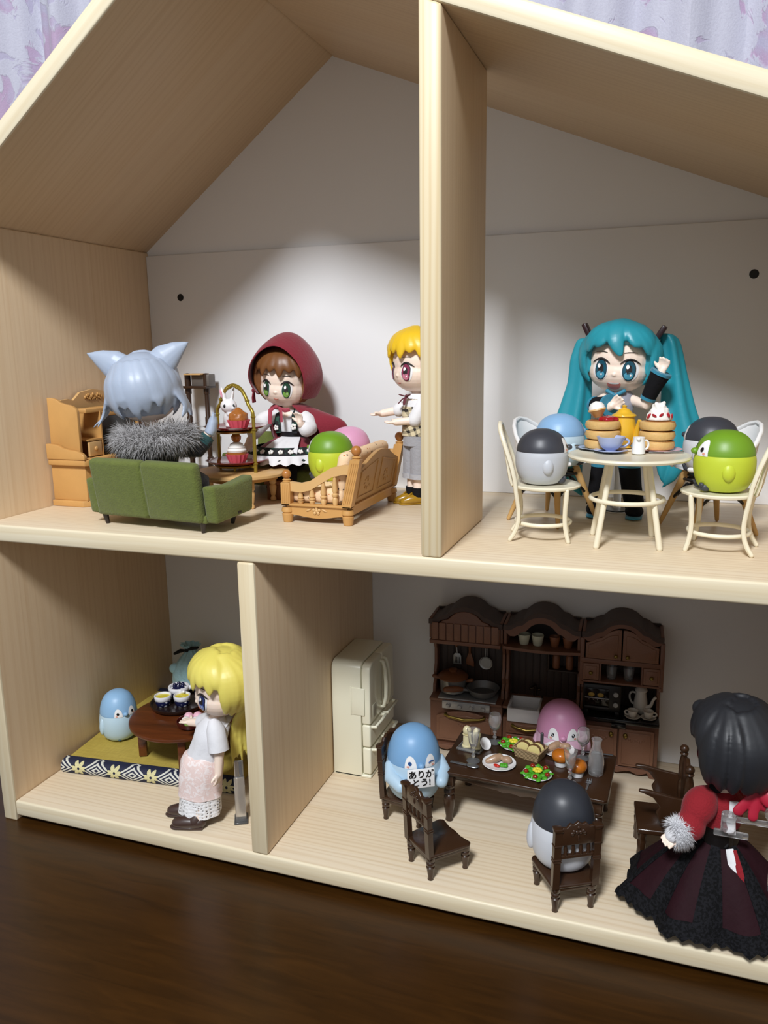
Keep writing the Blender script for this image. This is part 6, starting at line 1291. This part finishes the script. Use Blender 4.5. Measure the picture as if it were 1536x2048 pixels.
# ---------------------------------------------------------------- black-haired doll at the right edge
d = Doll('black_haired_doll', 'black-haired doll in red bolero and wide black lace skirt, seen from behind at right', (4.60, .34, 0), (4.645, .345, 1.015), (math.radians(6), math.radians(-4), math.radians(-112)))
d.body([((4.375, .135, .565), (-.7, -.35, -.75), (-.3, -.8, .2), -1, .6), ((4.70, .55, .50), (.2, .5, -.7), (-1, 0, 0), 1, .5)], [([(4.50, .29, .70), (4.455, .18, .605), (4.375, .135, .565)], [.036, .034, .026]), ([(4.68, .42, .70), (4.70, .50, .60), (4.70, .55, .50)], [.036, .034, .026])], ([(4.60, .34, .44), (4.60, .34, .56), (4.60, .34, .69)], [.085, .072, .085]), [(4.605, .34, .71), (4.63, .345, .86)])
d.eyes(.084, -.045, .045, .064, '#5a1020', '#b04050'); d.smile()
m_kh = mat('charcoal_hair', '#25272c', .5, sss=.0, var=(4, .15))
b = d.b(True); hair_cap(b, 58, 24, -95, -40); bangs(b, (-52, -36, -18, 0, 18, 36, 52), 2, .06)
for s_ in (-1, 1):
    for az, e, w_ in ((66, -40, .062), (84, -44, .062), (102, -42, .06)): lock(b, [(s_ * az * .8, 62, 1.0), (s_ * az, 28, 1.03), (s_ * az, -8, 1.05), (s_ * (az - 2), -32, 1.16), (s_ * (az - 3), e - 2, 1.27)], w_, .4, .14)
for az in (122, 142, 162, 182, 202, 222, 240): lock(b, [(az, 58, .99), (az, 20, 1.03), (az, -12, 1.05), (az, -34, 1.14), (az, -46, 1.24)], .066, .4, .25)
p = d.F.inverted() @ V((4.478, .42, 1.165)); b.ell(p, (.052, .052, .045))
O('hair', b, m_kh, d.t, rem=.0085, smooth=1)
b = d.b(); P = bez((4.86, .30, 1.06), (4.87, .24, .98), (4.80, .22, .92), (4.765, .235, .865), 7)
for i, p in enumerate(P):
    for s_ in (-1, 1): b.ell(p + V((s_ * .012, 0, 0)), (.030, .028, .030), rot=(0, s_ * .6, 0), seg=10, rn=7)
O('braid', b, m_kh, d.t, rem=.007, smooth=1)
m_rr = mat('red_ribbon_plastic', '#b3223a', .4, sss=.1)
b = d.b(); bc_ = V((4.765, .225, .845))
for e, w_ in (((-.09, -.02, -.13), .030), ((-.02, -.02, -.15), .028), ((.05, -.03, -.04), .042), ((.03, .0, -.09), .036)): b.tube([bc_, bc_ + V(e) * .5, bc_ + V(e)], [.014, w_ * .85, w_], 14, flat=.4, up=(0, -1, 0), round=True)
O('hair_ribbon', b, m_rr, d.t, rem=.007, smooth=1)
m_rb = cloth('scarlet_fleece', '#8e101e', .9, 90, .5, .08)
b = d.b(); b.loft([((4.60, .34, .56), .105, .10), ((4.60, .34, .64), .115, .105), ((4.60, .34, .71), .11, .10), ((4.61, .345, .755), .065, .06)], 30, True, True); O('bolero', b, m_rb, d.t)
b = d.b(); P_ = bez((4.54, .325, .72), (4.505, .26, .72), (4.47, .215, .67), (4.465, .20, .62), 9); b.tube(P_, [.048, .064, .078, .086, .089, .087, .082, .074, .064], 22, round=True); P_ = bez((4.475, .21, .63), (4.45, .185, .60), (4.43, .165, .585), (4.405, .15, .575), 7); b.tube(P_, [.060, .073, .080, .081, .077, .070, .060], 22, round=True); O('puff_sleeve', b, m_rb, d.t, rem=.009, smooth=2)
b = d.b(); b.tube([(4.66, .40, .715), (4.69, .46, .68), (4.70, .51, .60)], [.06, .09, .07], 18, round=True); O('puff_sleeve', b, m_rb, d.t)
rn = random.Random(9); P = []
for i in range(3500):
    a = rn.uniform(0, 2 * PI); q = rn.uniform(-.03, .03); ax = V((-.9, -.4, -.15)).normalized(); u = ax.cross(V((0, 0, 1))).normalized(); v = ax.cross(u); o_ = u * math.cos(a) + v * math.sin(a); P.append((V((4.392, .142, .57)) + ax * q + o_ * (.042 + .006 * math.cos(q * 50)), o_ + ax * q * 8))
m_wf = mat('white_fur', '#e8e8ec', .9, var=(30, .12)); b = d.b(); b.tube([(4.415, .155, .578), (4.365, .132, .558)], [.046, .046], 16, round=True); O('cuff_core', b, m_wf, d.t); fur('fur_cuff', P, .052, m_wf, d.t, d.inv, 6, .0022, .5)
b = d.b(); b.loft([((4.60, .34, .455), .112, .105), ((4.60, .34, .51), .103, .098), ((4.60, .34, .575), .100, .096)], 30); O('waist_belt', b, mat('gloss_black_pvc', '#0d0d0f', .12, coat=.5), d.t)
b = d.b(); b.tube([(4.655, .245, .74), (4.66, .238, .69), (4.65, .235, .64), (4.655, .23, .56)], [.022, .026, .02, .02], 10, flat=.35, up=(0, -1, 0)); b.tube([(4.65, .23, .47), (4.67, .19, .41), (4.69, .165, .345)], [.02, .028, .024], 10, flat=.3, up=(0, -1, 0)); O('white_ribbon', b, m_wht, d.t)
b = d.b(); b.tube([(4.672, .225, .47), (4.695, .18, .41), (4.715, .155, .335)], [.012, .016, .020], 10, flat=.3, up=(0, -1, 0)); O('red_lace', b, m_rb, d.t)
b = d.b(); b.tube([(4.575, .275, .775), (4.548, .285, .775), (4.552, .33, .785), (4.57, .36, .79)], .018, 10, round=True); O('black_collar', b, m_blk, d.t)
m_bur = mat('burgundy_organza', '#290b14', .75, bump=(30, .3, .01), var=(10, .4), spec=.2); m_blace = N('black_lace'); _n = m_blace.noise(70, 3); m_blace.set(Base_Color=m_blace.mix(m_blace.ramp(_n, ((.45, 0.0), (.55, 1.0))), '#060608', '#16161a'), Roughness=.85, Specular_IOR_Level=.2); m_blace.bump(_n, .6, .01); m_blace = m_blace.m
b = d.b(); n = 96; rr = []
def skr(q, a): return (.10 + .37 * q ** .85) * (1 + .075 * q * math.cos(7 * a + 1) + .03 * q * math.cos(15 * a))
for i in range(14):
    q = i / 13; rr.append([V((4.595 + skr(q, a) * math.cos(a), .345 + skr(q, a) * .80 * math.sin(a), .475 - .31 * q - .09 * q * q + .012 * q * math.cos(7 * a))) for a in (2 * PI * j / n for j in range(n))])
b.surf(rr, True, False, False); O('skirt', b, m_bur, d.t, sol=.007)
b = d.b(); rr = []; n = 192
for i in range(6):
    q = .86 + .165 * i / 5; rr.append([V((4.595 + (skr(q, a) + .008) * math.cos(a), .345 + (skr(q, a) + .008) * .80 * math.sin(a), .475 - .31 * q - .09 * q * q + .012 * q * math.cos(7 * a) + (.012 * math.cos(48 * a) + .006 * math.sin(31 * a) if i == 5 else 0) + .002)) for a in (2 * PI * j / n for j in range(n))])
b.surf(rr, True, False, False); O('lace_hem', b, m_blace, d.t, sol=.006)
for k, (a0, wd) in enumerate(((3.95, .13), (4.62, .17), (5.35, .14), (3.35, .10))):
    b = d.b(); rr = []
    for i in range(12):
        q = .02 + .86 * i / 11; rr.append([V((4.595 + (skr(q, a) + .009) * math.cos(a), .345 + (skr(q, a) + .009) * .80 * math.sin(a), .477 - .31 * q - .09 * q * q + .012 * q * math.cos(7 * a))) for a in (a0 + wd * (j / 5 - 1) for j in range(11))])
    b.surf(rr, False); O('lace_panel', b, m_blace, d.t, sol=.005)
b = d.b(); flare(b, 4.60, .34, .40, .012, .08, .30, .05, 9, .9); O('petticoat', b, m_blk, d.t, sol=.006)
t = T('doll_stand', 'clear jointed doll stand gripping the black-haired doll from the right', 'doll stand', (4.87, .22, 0), 0, 'clear doll stands')
b = B(); b.box((0, 0, .36), (.055, .03, .70), .008); O('upright', b, m_st, t); b = B(); b.X = M.Translation((-.02, -.02, .73)) @ M.Rotation(PI / 2, 4, 'X'); b.lathe([(0, -.015), (.05, -.015), (.05, .015), (0, .015)], 24); O('joint', b, m_st, t)
b = B(); b.X = M.Translation((-.02, -.037, .73)) @ M.Rotation(PI / 2, 4, 'X'); b.lathe([(.022, 0), (.02, .008), (0, .009)], 16); O('screw', b, m_steel, t)
b = B(); b.box((-.14, -.0, .655), (.24, .022, .03), .006); b.tube([(-.24, -.02, .60), (-.24, -.02, .69)], [.035, .035], 16); b.box((-.22, .0, .565), (.17, .022, .035), .006); O('gripping_arm', b, m_st, t)
b = B(); b.box((0, 0, .01), (.10, .10, .02), .004); O('base', b, m_st, t)
